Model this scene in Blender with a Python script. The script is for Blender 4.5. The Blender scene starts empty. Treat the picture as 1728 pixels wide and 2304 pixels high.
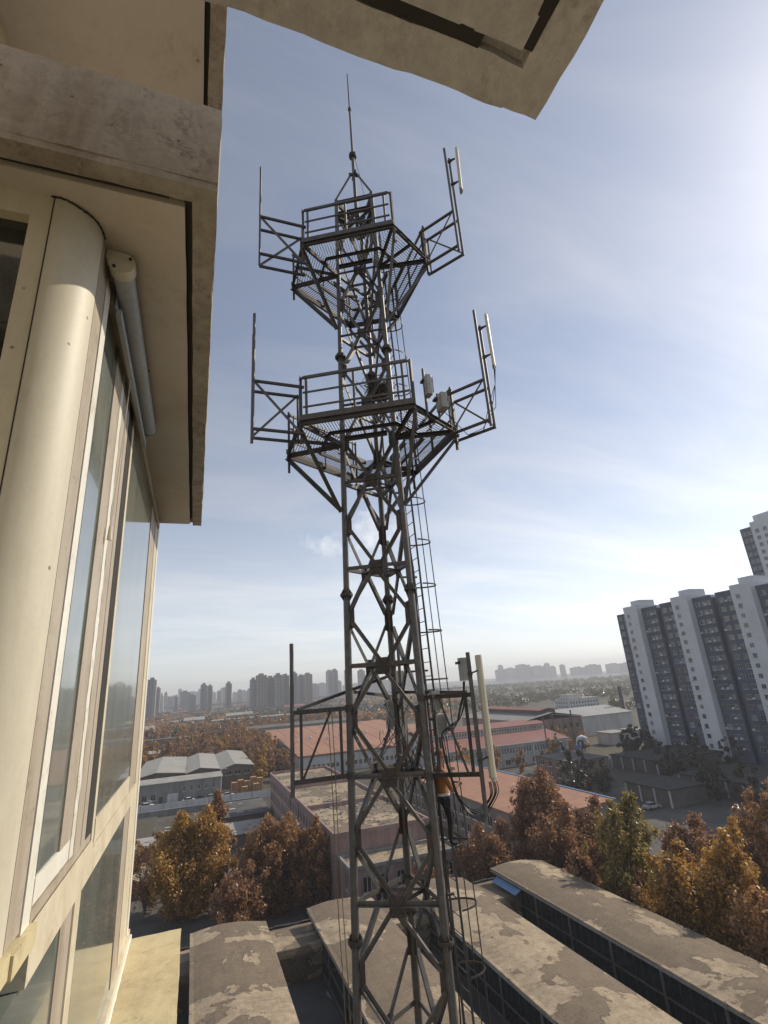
import bpy, bmesh, math, random
import numpy as np
from mathutils import Vector, Matrix, noise
R = math.radians
sc = bpy.context.scene
COL = sc.collection

# ------------------------------------------------------------------ camera
# eye at the origin; +Y runs along the facade, +X out of it, ground 33 m below
cam_data = bpy.data.cameras.new('camera')
cam = bpy.data.objects.new('camera', cam_data); COL.objects.link(cam)
cam.matrix_world = Matrix(((0.9403, -0.0470, -0.3372, 0), (-0.3338, -0.3237, -0.8853, 0), (-0.0676, 0.9450, -0.3200, 0), (0, 0, 0, 1)))
_q = cam.matrix_world.to_quaternion().normalized()
cam.matrix_world = _q.to_matrix().to_4x4()
cam_data.sensor_fit = 'VERTICAL'; cam_data.sensor_height = 36.0; cam_data.lens = 36.0 * 1142 / 2304
cam_data.clip_start = 0.02; cam_data.clip_end = 20000
sc.camera = cam

# ------------------------------------------------------------------ light
SUN_AZ, SUN_EL = 81.0, 36.5            # degrees clockwise from +Y, above the horizon
sd = Vector((math.cos(R(SUN_EL)) * math.sin(R(SUN_AZ)), math.cos(R(SUN_EL)) * math.cos(R(SUN_AZ)), math.sin(R(SUN_EL))))
sun_data = bpy.data.lights.new('sun', 'SUN'); sun_data.energy = 4.2; sun_data.angle = R(0.6); sun_data.color = (1.0, 0.90, 0.74)
sun = bpy.data.objects.new('sun', sun_data); COL.objects.link(sun)
sun.rotation_euler = (-sd).to_track_quat('-Z', 'Y').to_euler(); sun.location = (40, 12, 60)

world = bpy.data.worlds.new('World'); sc.world = world; world.use_nodes = True
wn, wl_ = world.node_tree.nodes, world.node_tree.links
wn.clear()
def W(t, **kw):
    n = wn.new(t)
    for k, v in kw.items(): setattr(n, k, v)
    return n
out = W('ShaderNodeOutputWorld'); bg = W('ShaderNodeBackground'); bg.inputs['Strength'].default_value = 0.122
sky = W('ShaderNodeTexSky', sky_type='NISHITA', sun_disc=False, sun_elevation=R(SUN_EL), sun_rotation=R(SUN_AZ), altitude=60, air_density=0.9, dust_density=0.6, ozone_density=2.6)
geo = W('ShaderNodeTexCoord')
sep = W('ShaderNodeSeparateXYZ'); wl_.new(geo.outputs['Generated'], sep.inputs[0])
def Mth(op, a, b=None, c=None, clamp=False):
    n = W('ShaderNodeMath', operation=op, use_clamp=clamp)
    for i, v in enumerate((a, b, c)):
        if v is None: continue
        if hasattr(v, 'is_output') or hasattr(v, 'links'): wl_.new(v, n.inputs[i])
        else: n.inputs[i].default_value = v
    return n.outputs[0]
zc = Mth('ADD', Mth('MAXIMUM', sep.outputs[2], 0.0), 0.16)
cx = Mth('DIVIDE', sep.outputs[0], zc); cy = Mth('DIVIDE', sep.outputs[1], zc)
cv = W('ShaderNodeCombineXYZ'); wl_.new(cx, cv.inputs[0]); wl_.new(cy, cv.inputs[1])
mp = W('ShaderNodeMapping'); mp.inputs['Rotation'].default_value = (0, 0, R(-35)); mp.inputs['Scale'].default_value = (0.55, 1.5, 1)
wl_.new(cv.outputs[0], mp.inputs[0])
n1 = W('ShaderNodeTexNoise'); n1.inputs['Scale'].default_value = 1.3; n1.inputs['Detail'].default_value = 9; n1.inputs['Roughness'].default_value = 0.62; n1.inputs['Distortion'].default_value = 0.5
wl_.new(mp.outputs[0], n1.inputs['Vector'])
r1 = W('ShaderNodeMapRange'); r1.inputs['From Min'].default_value = 0.40; r1.inputs['From Max'].default_value = 0.78; r1.inputs['To Max'].default_value = 0.55
wl_.new(n1.outputs['Fac'], r1.inputs['Value'])
# two small fair-weather puffs low over the town
def puff(d, rad, seed):
    d = Vector(d).normalized()
    vm = W('ShaderNodeVectorMath', operation='SUBTRACT'); wl_.new(geo.outputs['Generated'], vm.inputs[0]); vm.inputs[1].default_value = d
    st = W('ShaderNodeVectorMath', operation='MULTIPLY'); wl_.new(vm.outputs[0], st.inputs[0]); st.inputs[1].default_value = (1, 1, 1.5)
    ln = W('ShaderNodeVectorMath', operation='LENGTH'); wl_.new(st.outputs[0], ln.inputs[0])
    nz = W('ShaderNodeTexNoise'); nz.inputs['Scale'].default_value = 34; nz.inputs['Detail'].default_value = 6; nz.inputs['Roughness'].default_value = 0.6
    wl_.new(geo.outputs['Generated'], nz.inputs['Vector'])
    v = Mth('ADD', Mth('DIVIDE', ln.outputs['Value'], rad), Mth('MULTIPLY', Mth('SUBTRACT', nz.outputs['Fac'], 0.5), 3.6))
    m = W('ShaderNodeMapRange'); m.inputs['From Min'].default_value = 1.1; m.inputs['From Max'].default_value = -0.1; m.inputs['To Max'].default_value = 1.0
    wl_.new(v, m.inputs['Value'])
    return m.outputs[0]
p1 = puff((0.226, 0.925, 0.262), 0.036, 1); p2 = puff((0.315, 0.897, 0.280), 0.055, 2)
hzr = W('ShaderNodeMapRange'); hzr.interpolation_type = 'SMOOTHSTEP'; wl_.new(sep.outputs[2], hzr.inputs['Value'])
for k_, v_ in (('From Min', 0.55), ('From Max', -0.05), ('To Min', 0.0), ('To Max', 0.75)): hzr.inputs[k_].default_value = v_
mask = Mth('MAXIMUM', Mth('ADD', Mth('ADD', 0.36, Mth('MULTIPLY', r1.outputs[0], 0.80)), Mth('MULTIPLY', hzr.outputs[0], 0.60)), 0.0)
mix = W('ShaderNodeMix', data_type='RGBA'); mix.clamp_factor = True
wl_.new(mask, mix.inputs['Factor']); wl_.new(sky.outputs[0], mix.inputs['A'])
# cloud colour: a paler, brighter version of the sky around it
cl = W('ShaderNodeMix', data_type='RGBA', blend_type='ADD'); cl.inputs['Factor'].default_value = 1.0
hsv = W('ShaderNodeHueSaturation'); hsv.inputs['Saturation'].default_value = 0.30; hsv.inputs['Value'].default_value = 1.05
wl_.new(sky.outputs[0], hsv.inputs['Color']); wl_.new(hsv.outputs[0], cl.inputs['A']); cl.inputs['B'].default_value = (1.5, 1.46, 1.46, 1)
wl_.new(cl.outputs['Result'], mix.inputs['B'])
pm = W('ShaderNodeMix', data_type='RGBA'); pm.clamp_factor = True
pc_ = W('ShaderNodeMix', data_type='RGBA', blend_type='ADD'); pc_.inputs['Factor'].default_value = 1.0; wl_.new(cl.outputs['Result'], pc_.inputs['A']); pc_.inputs['B'].default_value = (1.0, 0.95, 0.92, 1)
wl_.new(Mth('MAXIMUM', p1, p2), pm.inputs['Factor']); wl_.new(mix.outputs['Result'], pm.inputs['A']); wl_.new(pc_.outputs['Result'], pm.inputs['B'])
wl_.new(pm.outputs['Result'], bg.inputs['Color']); wl_.new(bg.outputs[0], out.inputs[0])

sc.view_settings.view_transform = 'Standard'; sc.view_settings.look = 'None'; sc.view_settings.gamma = 1.0
sc.view_settings.exposure = 0.0; sc.view_settings.use_curve_mapping = False
sc.render.engine = 'CYCLES'
sc.cycles.use_denoising = True
sc.cycles.max_bounces = 6; sc.cycles.diffuse_bounces = 3; sc.cycles.glossy_bounces = 3; sc.cycles.transmission_bounces = 4
sc.cycles.transparent_max_bounces = 8; sc.cycles.volume_bounces = 0; sc.cycles.sample_clamp_indirect = 6
sc.render.resolution_x, sc.render.resolution_y = 768, 1024
G = -33.0                                # ground level

# ------------------------------------------------------------------ materials
def lin(c):
    return tuple(((v / 255 + 0.055) / 1.055) ** 2.4 if v / 255 > 0.04045 else v / 255 / 12.92 for v in c) + (1,)
class Mat:
    def __init__(s, name):
        s.m = bpy.data.materials.new(name); s.m.use_nodes = True
        s.n, s.l = s.m.node_tree.nodes, s.m.node_tree.links
        s.b = s.n['Principled BSDF']; s.geo = s.N('ShaderNodeNewGeometry'); s.pos = s.geo.outputs['Position']
    def N(s, t, **kw):
        n = s.n.new(t)
        for k, v in kw.items(): setattr(n, k, v)
        return n
    def noise(s, scale, detail=5, rough=0.6, vec=None, dist=0.0, stretch=None):
        v = vec or s.pos
        if stretch:
            mp = s.N('ShaderNodeMapping'); mp.inputs['Scale'].default_value = stretch; s.l.new(v, mp.inputs[0]); v = mp.outputs[0]
        n = s.N('ShaderNodeTexNoise'); n.inputs['Scale'].default_value = scale; n.inputs['Detail'].default_value = detail
        n.inputs['Roughness'].default_value = rough; n.inputs['Distortion'].default_value = dist
        s.l.new(v, n.inputs['Vector']); return n.outputs['Fac']
    def ramp(s, fac, stops, interp='LINEAR'):
        r = s.N('ShaderNodeValToRGB'); r.color_ramp.interpolation = interp
        el = r.color_ramp.elements
        while len(el) < len(stops): el.new(0.5)
        for e, (p, c) in zip(el, stops): e.position = p; e.color = tuple(c) + ((1,) if len(c) == 3 else ())
        s.l.new(fac, r.inputs[0]); return r.outputs[0]
    def mix(s, fac, a, b, blend='MIX'):
        m = s.N('ShaderNodeMix', data_type='RGBA', blend_type=blend)
        for k, v in (('Factor', fac), ('A', a), ('B', b)):
            if isinstance(v, (int, float)): m.inputs[k].default_value = v
            elif isinstance(v, (tuple, list)): m.inputs[k].default_value = tuple(v) + ((1,) if len(v) == 3 else ())
            else: s.l.new(v, m.inputs[k])
        return m.outputs['Result']
    def color(s, v):
        if isinstance(v, (tuple, list)): s.b.inputs['Base Color'].default_value = tuple(v) + ((1,) if len(v) == 3 else ())
        else: s.l.new(v, s.b.inputs['Base Color'])
    def set(s, **kw):
        for k, v in kw.items():
            k = k.replace('_', ' ')
            if hasattr(v, 'links'): s.l.new(v, s.b.inputs[k])
            else: s.b.inputs[k].default_value = v
    def bump(s, h, strength=0.3, dist=0.02):
        b = s.N('ShaderNodeBump'); b.inputs['Strength'].default_value = strength; b.inputs['Distance'].default_value = dist
        s.l.new(h, b.inputs['Height']); s.l.new(b.outputs[0], s.b.inputs['Normal'])
M = {}
def weathered(name, c0, c1, scale=2.0, rough=0.85, stain=None, stain_scale=0.7, bump=0.25, bdist=0.01, fine=30, streak=False, metallic=0.0, speck=0.22, spots=0.0, grime=None):
    """base colour drifting between two tones, with an optional stain colour and fine relief"""
    t = Mat(name); M[name] = t.m
    col = t.ramp(t.noise(scale), [(0.3, c0), (0.7, c1)])
    if stain:
        f = t.noise(stain_scale, 8, 0.7, stretch=(1, 1, 0.18) if streak else None, dist=0.3)
        col = t.mix(t.ramp(f, [(0.46, (0, 0, 0)), (0.68, (1, 1, 1))]), col, stain)
    sp = t.noise(fine, 3, 0.7)
    col = t.mix(speck, col, t.ramp(sp, [(0.3, (0.02, 0.02, 0.02)), (0.7, c1)]))
    if grime:      # dark mildew in ragged little islands
        gm = t.mix(1.0, t.ramp(t.noise(grime[1], 9, 0.75, dist=0.8), [(0.52, (0, 0, 0)), (0.66, (1, 1, 1))]), t.ramp(t.noise(grime[1] * 9, 4, 0.7), [(0.40, (0, 0, 0)), (0.60, (1, 1, 1))]), 'MULTIPLY')
        col = t.mix(t.mix(1.0, gm, (grime[2],) * 3, 'MULTIPLY'), col, grime[0])
    if spots:
        vo = t.N('ShaderNodeTexVoronoi'); vo.inputs['Scale'].default_value = spots; t.l.new(t.pos, vo.inputs['Vector'])
        col = t.mix(t.ramp(vo.outputs['Distance'], [(0.028, (0.85, 0.85, 0.85)), (0.055, (0, 0, 0))]), col, (0.13, 0.09, 0.06))
    t.color(col); t.set(Roughness=rough, Metallic=metallic)
    if bump: t.bump(t.noise(fine, 6, 0.7), bump, bdist)
    return t
weathered('plaster', (0.56, 0.47, 0.32), (0.64, 0.55, 0.39), 3, 0.9, (0.42, 0.33, 0.22), 2.2, 0.25, 0.004, 60, grime=((0.25, 0.19, 0.13), 3, 0.6), spots=6)
weathered('eave_concrete', (0.37, 0.325, 0.275), (0.47, 0.42, 0.365), 9, 0.95, (0.28, 0.22, 0.17), 7.0, 0.9, 0.010, 38, streak=True, grime=((0.10, 0.075, 0.055), 9, 0.85), spots=11)
weathered('soffit_paint', (0.50, 0.455, 0.395), (0.57, 0.52, 0.455), 2, 0.9, (0.46, 0.39, 0.31), 2.0, 0.2, 0.003, 60, speck=0.05, grime=((0.34, 0.26, 0.18), 4, 0.55), spots=9)
weathered('cream_column', (0.56, 0.51, 0.39), (0.62, 0.57, 0.445), 3, 0.55, (0.50, 0.44, 0.33), 6, 0.12, 0.0012, 90, speck=0.06, streak=True, grime=((0.36, 0.30, 0.22), 5, 0.5), spots=12)
weathered('overhang_concrete', (0.49, 0.47, 0.455), (0.58, 0.555, 0.54), 6, 0.95, (0.38, 0.355, 0.335), 3.0, 0.7, 0.008, 38, grime=((0.20, 0.165, 0.13), 6, 0.7), spots=14)
weathered('cream_frame', (0.58, 0.51, 0.37), (0.68, 0.61, 0.46), 6, 0.5, (0.54, 0.44, 0.30), 9, 0.1, 0.001, 120, speck=0.06, grime=((0.26, 0.20, 0.13), 14, 0.6))
weathered('tan_frame', (0.37, 0.315, 0.24), (0.44, 0.38, 0.30), 6, 0.55, (0.33, 0.26, 0.19), 9, 0.15, 0.001, 120, speck=0.06, streak=True, grime=((0.17, 0.13, 0.09), 14, 0.7))
weathered('white_frame', (0.72, 0.68, 0.58), (0.80, 0.77, 0.68), 8, 0.4, None, 1, 0.05, 0.001, 120, speck=0.06, grime=((0.30, 0.24, 0.16), 20, 0.7))
weathered('ledge_paint', (0.49, 0.40, 0.225), (0.58, 0.49, 0.29), 3, 0.8, (0.40, 0.32, 0.19), 5, 0.4, 0.004, 50, speck=0.1, grime=((0.20, 0.15, 0.09), 8, 0.7), spots=10)
weathered('dark_gap', (0.02, 0.02, 0.02), (0.04, 0.035, 0.03), 5, 0.9, None, 1, 0, 0)
weathered('grey_metal', (0.34, 0.35, 0.36), (0.42, 0.43, 0.44), 5, 0.45, None, 1, 0.05, 0.001, 60)
weathered('steel', (0.085, 0.088, 0.09), (0.185, 0.185, 0.18), 6, 0.5, (0.15, 0.105, 0.075), 5, 0.2, 0.003, 40, metallic=0.35, grime=((0.12, 0.06, 0.03), 6, 0.7))
weathered('steel_dark', (0.055, 0.055, 0.055), (0.105, 0.10, 0.098), 6, 0.6, (0.12, 0.075, 0.05), 5, 0.2, 0.003, 40, metallic=0.3, grime=((0.13, 0.06, 0.03), 7, 0.8))
weathered('antenna_cream', (0.60, 0.55, 0.40), (0.68, 0.62, 0.47), 3, 0.45, None, 1, 0.03, 0.001, 60)
weathered('equipment_grey', (0.40, 0.40, 0.38), (0.48, 0.48, 0.46), 4, 0.5, (0.3, 0.29, 0.27), 5, 0.05, 0.001, 60)
weathered('cable_black', (0.012, 0.012, 0.013), (0.03, 0.03, 0.03), 5, 0.4, None, 1, 0, 0)
weathered('rope', (0.16, 0.12, 0.07), (0.25, 0.19, 0.11), 20, 0.9, None, 1, 0, 0)
weathered('twig', (0.05, 0.04, 0.03), (0.10, 0.08, 0.06), 8, 0.95, None, 1, 0, 0)
weathered('bark', (0.10, 0.08, 0.06), (0.20, 0.17, 0.13), 3, 0.95, (0.28, 0.26, 0.21), 1.5, 0.6, 0.02, 12)
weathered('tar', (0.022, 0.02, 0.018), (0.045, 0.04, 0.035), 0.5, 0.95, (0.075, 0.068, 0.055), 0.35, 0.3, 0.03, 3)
weathered('asphalt', (0.055, 0.052, 0.05), (0.10, 0.095, 0.088), 0.08, 0.95, (0.15, 0.14, 0.125), 0.12, 0.3, 0.03, 3)
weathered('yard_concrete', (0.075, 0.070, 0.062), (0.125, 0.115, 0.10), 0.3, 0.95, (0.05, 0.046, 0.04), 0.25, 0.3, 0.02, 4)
weathered('dirt', (0.055, 0.048, 0.030), (0.10, 0.085, 0.055), 0.02, 0.97, (0.05, 0.05, 0.03), 0.01, 0.5, 0.05, 3)
weathered('roof_grey', (0.30, 0.29, 0.265), (0.37, 0.355, 0.325), 0.25, 0.95, (0.24, 0.225, 0.20), 0.2, 0.3, 0.02, 3)
weathered('concrete', (0.22, 0.215, 0.20), (0.30, 0.29, 0.27), 0.4, 0.92, (0.15, 0.14, 0.13), 0.5, 0.3, 0.02, 4, streak=True)
weathered('pink_render', (0.30, 0.195, 0.175), (0.37, 0.255, 0.23), 0.4, 0.92, (0.17, 0.125, 0.11), 0.6, 0.3, 0.02, 5, streak=True)
weathered('white_panel', (0.58, 0.58, 0.57), (0.68, 0.68, 0.67), 0.3, 0.6, (0.42, 0.41, 0.39), 0.8, 0.05, 0.005, 4, streak=True)
weathered('white_wall', (0.50, 0.50, 0.50), (0.60, 0.60, 0.59), 0.3, 0.8, (0.36, 0.35, 0.34), 0.4, 0.1, 0.01, 4, streak=True)
weathered('blue_panel', (0.09, 0.19, 0.34), (0.13, 0.25, 0.42), 1.0, 0.45, None, 1, 0.05, 0.005, 5)
weathered('timber', (0.45, 0.24, 0.10), (0.58, 0.34, 0.16), 2.0, 0.85, None, 1, 0.2, 0.01, 9)
weathered('apt_grey', (0.075, 0.088, 0.128), (0.10, 0.113, 0.155), 0.1, 0.85, (0.068, 0.08, 0.115), 0.25, 0.0, 0, streak=True)
weathered('apt_white', (0.60, 0.61, 0.63), (0.68, 0.69, 0.71), 0.1, 0.8, (0.54, 0.55, 0.57), 0.15, 0.0, 0)
weathered('far_tower', (0.20, 0.195, 0.20), (0.27, 0.26, 0.26), 0.02, 0.9, None, 1, 0, 0)
weathered('far_tower_pale', (0.42, 0.40, 0.38), (0.50, 0.48, 0.45), 0.02, 0.9, None, 1, 0, 0)
weathered('far_tower_brown', (0.22, 0.18, 0.155), (0.29, 0.24, 0.20), 0.02, 0.9, None, 1, 0, 0)
weathered('curtain', (0.16, 0.155, 0.15), (0.26, 0.25, 0.24), 0.3, 0.6, None, 1, 0, 0)
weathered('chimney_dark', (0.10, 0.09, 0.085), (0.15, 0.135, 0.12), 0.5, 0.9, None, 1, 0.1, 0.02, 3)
weathered('skin', (0.45, 0.27, 0.19), (0.52, 0.32, 0.23), 20, 0.6, None, 1, 0, 0)
weathered('jacket_orange', (0.30, 0.13, 0.05), (0.40, 0.19, 0.08), 10, 0.8, (0.20, 0.09, 0.04), 8, 0.4, 0.01, 25)
weathered('trousers_black', (0.012, 0.012, 0.014), (0.03, 0.028, 0.03), 10, 0.85, None, 1, 0.3, 0.01, 25)
weathered('strap_white', (0.60, 0.58, 0.54), (0.72, 0.70, 0.66), 10, 0.7, None, 1, 0, 0)
weathered('helmet_yellow', (0.60, 0.42, 0.05), (0.68, 0.48, 0.08), 10, 0.35, None, 1, 0, 0)
def brick(name, c0, c1, mortar, sc_=1.0):
    t = Mat(name); M[name] = t.m
    # bricks follow the wall: width from x+y, height from z
    s = t.N('ShaderNodeSeparateXYZ'); t.l.new(t.pos, s.inputs[0])
    ad = t.N('ShaderNodeMath', operation='ADD'); t.l.new(s.outputs[0], ad.inputs[0]); t.l.new(s.outputs[1], ad.inputs[1])
    cb = t.N('ShaderNodeCombineXYZ'); t.l.new(ad.outputs[0], cb.inputs[0]); t.l.new(s.outputs[2], cb.inputs[1])
    bt = t.N('ShaderNodeTexBrick'); t.l.new(cb.outputs[0], bt.inputs['Vector'])
    bt.inputs['Scale'].default_value = 1.0; bt.inputs['Brick Width'].default_value = 0.25 * sc_; bt.inputs['Row Height'].default_value = 0.07 * sc_; bt.inputs['Mortar Size'].default_value = 0.012 * sc_
    for k, c in (('Color1', c0), ('Color2', c1), ('Mortar', mortar)): bt.inputs[k].default_value = tuple(c) + (1,)
    t.color(t.mix(t.ramp(t.noise(0.3, 7), [(0.4, (0, 0, 0)), (0.75, (1, 1, 1))]), bt.outputs['Color'], tuple(0.7 * v for v in c0))); t.set(Roughness=0.93)
brick('brick_red', (0.20, 0.10, 0.075), (0.26, 0.14, 0.10), (0.25, 0.21, 0.18))
brick('brick_grey', (0.15, 0.105, 0.085), (0.19, 0.14, 0.115), (0.20, 0.18, 0.17))
def ribbed(name, c0, c1, axis, pitch, rough=0.7):
    """metal or tile sheet with ribs across one axis"""
    t = Mat(name); M[name] = t.m
    s = t.N('ShaderNodeSeparateXYZ'); t.l.new(t.pos, s.inputs[0])
    w = t.N('ShaderNodeMath', operation='MULTIPLY'); t.l.new(s.outputs[axis], w.inputs[0]); w.inputs[1].default_value = 2 * math.pi / pitch
    sn = t.N('ShaderNodeMath', operation='SINE'); t.l.new(w.outputs[0], sn.inputs[0])
    col = t.ramp(t.noise(0.12, 8, 0.65, stretch=(1, 0.35, 1)), [(0.3, c0), (0.7, c1)])
    col = t.mix(t.ramp(t.noise(0.5, 8, 0.7), [(0.45, (0, 0, 0)), (0.75, (0.7, 0.7, 0.7))]), col, tuple(0.5 * v + 0.02 for v in c0))
    t.color(col); t.set(Roughness=rough); t.bump(sn.outputs[0], 0.5, 0.05)
ribbed('tile_orange', (0.29, 0.135, 0.075), (0.38, 0.185, 0.105), 0, 0.5)
ribbed('tile_red', (0.20, 0.075, 0.06), (0.27, 0.11, 0.09), 0, 0.5)
ribbed('sheet_white', (0.26, 0.26, 0.26), (0.34, 0.34, 0.34), 0, 0.4)
# roofing felt of the sheds: tan skim coat, ragged bare slabs where it has peeled, dark laps, drip stains down the slope
t = Mat('felt_roof'); M['felt_roof'] = t.m
s = t.N('ShaderNodeSeparateXYZ'); t.l.new(t.pos, s.inputs[0])
cb = t.N('ShaderNodeCombineXYZ'); t.l.new(s.outputs[1], cb.inputs[0]); t.l.new(s.outputs[0], cb.inputs[1])
wv = t.N('ShaderNodeVectorMath', operation='ADD'); t.l.new(cb.outputs[0], wv.inputs[0])
wn_ = t.N('ShaderNodeTexNoise'); wn_.inputs['Scale'].default_value = 1.5; t.l.new(t.pos, wn_.inputs['Vector'])
ws = t.N('ShaderNodeVectorMath', operation='SCALE'); t.l.new(wn_.outputs['Color'], ws.inputs[0]); ws.inputs['Scale'].default_value = 0.14; t.l.new(ws.outputs[0], wv.inputs[1])
bt = t.N('ShaderNodeTexBrick'); t.l.new(wv.outputs[0], bt.inputs['Vector'])
bt.inputs['Scale'].default_value = 1.0; bt.inputs['Brick Width'].default_value = 1.5; bt.inputs['Row Height'].default_value = 0.95; bt.inputs['Mortar Size'].default_value = 0.018; bt.inputs['Mortar Smooth'].default_value = 0.6
bt.inputs['Color1'].default_value = (0.150, 0.106, 0.066, 1); bt.inputs['Color2'].default_value = (0.20, 0.145, 0.092, 1); bt.inputs['Mortar'].default_value = (0.075, 0.057, 0.04, 1)
slab = t.mix(t.ramp(t.noise(0.8, 10, 0.75), [(0.35, (0, 0, 0)), (0.75, (0.8, 0.8, 0.8))]), bt.outputs['Color'], (0.095, 0.072, 0.05))
skim = t.ramp(t.noise(1.4, 11, 0.78), [(0.28, (0.15, 0.10, 0.06)), (0.40, (0.28, 0.205, 0.13)), (0.54, (0.41, 0.32, 0.215)), (0.74, (0.50, 0.40, 0.28))])
skim = t.mix(t.ramp(t.noise(0.35, 8, 0.7, stretch=(1.6, 0.5, 1)), [(0.45, (0, 0, 0)), (0.7, (0.65, 0.65, 0.65))]), skim, (0.19, 0.14, 0.095))
f1, f2 = t.noise(0.11, 14, 0.58, dist=0.25), t.noise(0.5, 12, 0.66, dist=0.2)
e1 = t.ramp(f1, [(0.497, (0, 0, 0)), (0.505, (1, 1, 1))]); e2 = t.ramp(f2, [(0.38, (0, 0, 0)), (0.39, (1, 1, 1))])
edge = t.mix(1.0, e1, e2, 'MULTIPLY')
col = t.mix(edge, slab, skim)
lip = t.mix(1.0, t.ramp(f1, [(0.480, (0, 0, 0)), (0.493, (0.8, 0.8, 0.8)), (0.503, (0, 0, 0))]), t.ramp(t.noise(0.7, 5, 0.6), [(0.42, (0, 0, 0)), (0.58, (1, 1, 1))]), 'MULTIPLY')
col = t.mix(lip, col, (0.06, 0.042, 0.03))
col = t.mix(t.ramp(t.noise(0.9, 8, 0.7, stretch=(0.25, 1.8, 0.3)), [(0.52, (0, 0, 0)), (0.72, (0.6, 0.6, 0.6))]), col, (0.10, 0.075, 0.05))
t.color(t.mix(0.22, col, t.ramp(t.noise(5, 8, 0.75), [(0.35, (0.05, 0.038, 0.026)), (0.65, (0.42, 0.35, 0.26))]))); t.set(Roughness=0.96)
hh = t.mix(0.45, edge, t.noise(5, 9, 0.75)); t.bump(hh, 0.8, 0.09)
# window panes
def glass(name, tint, rough=0.04, dust=0.25):
    t = Mat(name); M[name] = t.m
    t.color(t.mix(t.ramp(t.noise(9, 8, 0.7, stretch=(1, 1, 0.3)), [(0.35, (0, 0, 0)), (0.8, (dust, dust, dust))]), tint, (0.42, 0.42, 0.37)))
    t.set(Roughness=rough, IOR=1.5, Specular_IOR_Level=0.7, Coat_Weight=0.5, Coat_Roughness=0.02)
glass('pane_green', (0.13, 0.155, 0.135), 0.12, 0.55); glass('pane_dark', (0.012, 0.014, 0.016), 0.06, 0.05); glass('pane_grey', (0.05, 0.055, 0.06), 0.08, 0.1)
def leaf(name, stops, transl=0.25):
    t = Mat(name); M[name] = t.m
    rp = t.geo.outputs['Random Per Island']
    col = t.ramp(rp, stops)
    big = t.noise(0.35, 3, 0.5)
    col = t.mix(t.ramp(big, [(0.40, (0, 0, 0)), (0.70, (0.45, 0.45, 0.45))]), col, stops[-1][1])
    t.color(col); t.set(Roughness=0.36, Specular_IOR_Level=0.6)
    tr = t.N('ShaderNodeBsdfTranslucent'); t.l.new(col, tr.inputs['Color'])
    mx = t.N('ShaderNodeMixShader'); mx.inputs[0].default_value = transl
    o = t.n['Material Output']; t.l.new(t.b.outputs[0], mx.inputs[1]); t.l.new(tr.outputs[0], mx.inputs[2]); t.l.new(mx.outputs[0], o.inputs[0])
leaf('leaf_gold', [(0.0, (0.17, 0.08, 0.03)), (0.35, (0.36, 0.18, 0.05)), (0.7, (0.52, 0.29, 0.07)), (1.0, (0.60, 0.39, 0.09))], 0.5)
leaf('leaf_brown', [(0.0, (0.16, 0.08, 0.04)), (0.4, (0.32, 0.165, 0.075)), (0.8, (0.44, 0.24, 0.105)), (1.0, (0.50, 0.29, 0.12))], 0.5)
leaf('leaf_rust', [(0.0, (0.14, 0.07, 0.042)), (0.4, (0.28, 0.14, 0.075)), (0.8, (0.38, 0.20, 0.105)), (1.0, (0.44, 0.25, 0.12))], 0.5)
leaf('leaf_olive', [(0.0, (0.10, 0.08, 0.03)), (0.4, (0.20, 0.155, 0.05)), (0.8, (0.32, 0.24, 0.065)), (1.0, (0.44, 0.32, 0.08))], 0.5)
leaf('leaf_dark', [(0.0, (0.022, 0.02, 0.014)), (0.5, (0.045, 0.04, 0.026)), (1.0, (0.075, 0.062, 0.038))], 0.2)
leaf('leaf_straw', [(0.0, (0.05, 0.045, 0.02)), (0.5, (0.095, 0.085, 0.035)), (1.0, (0.16, 0.135, 0.05))], 0.25)

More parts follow.
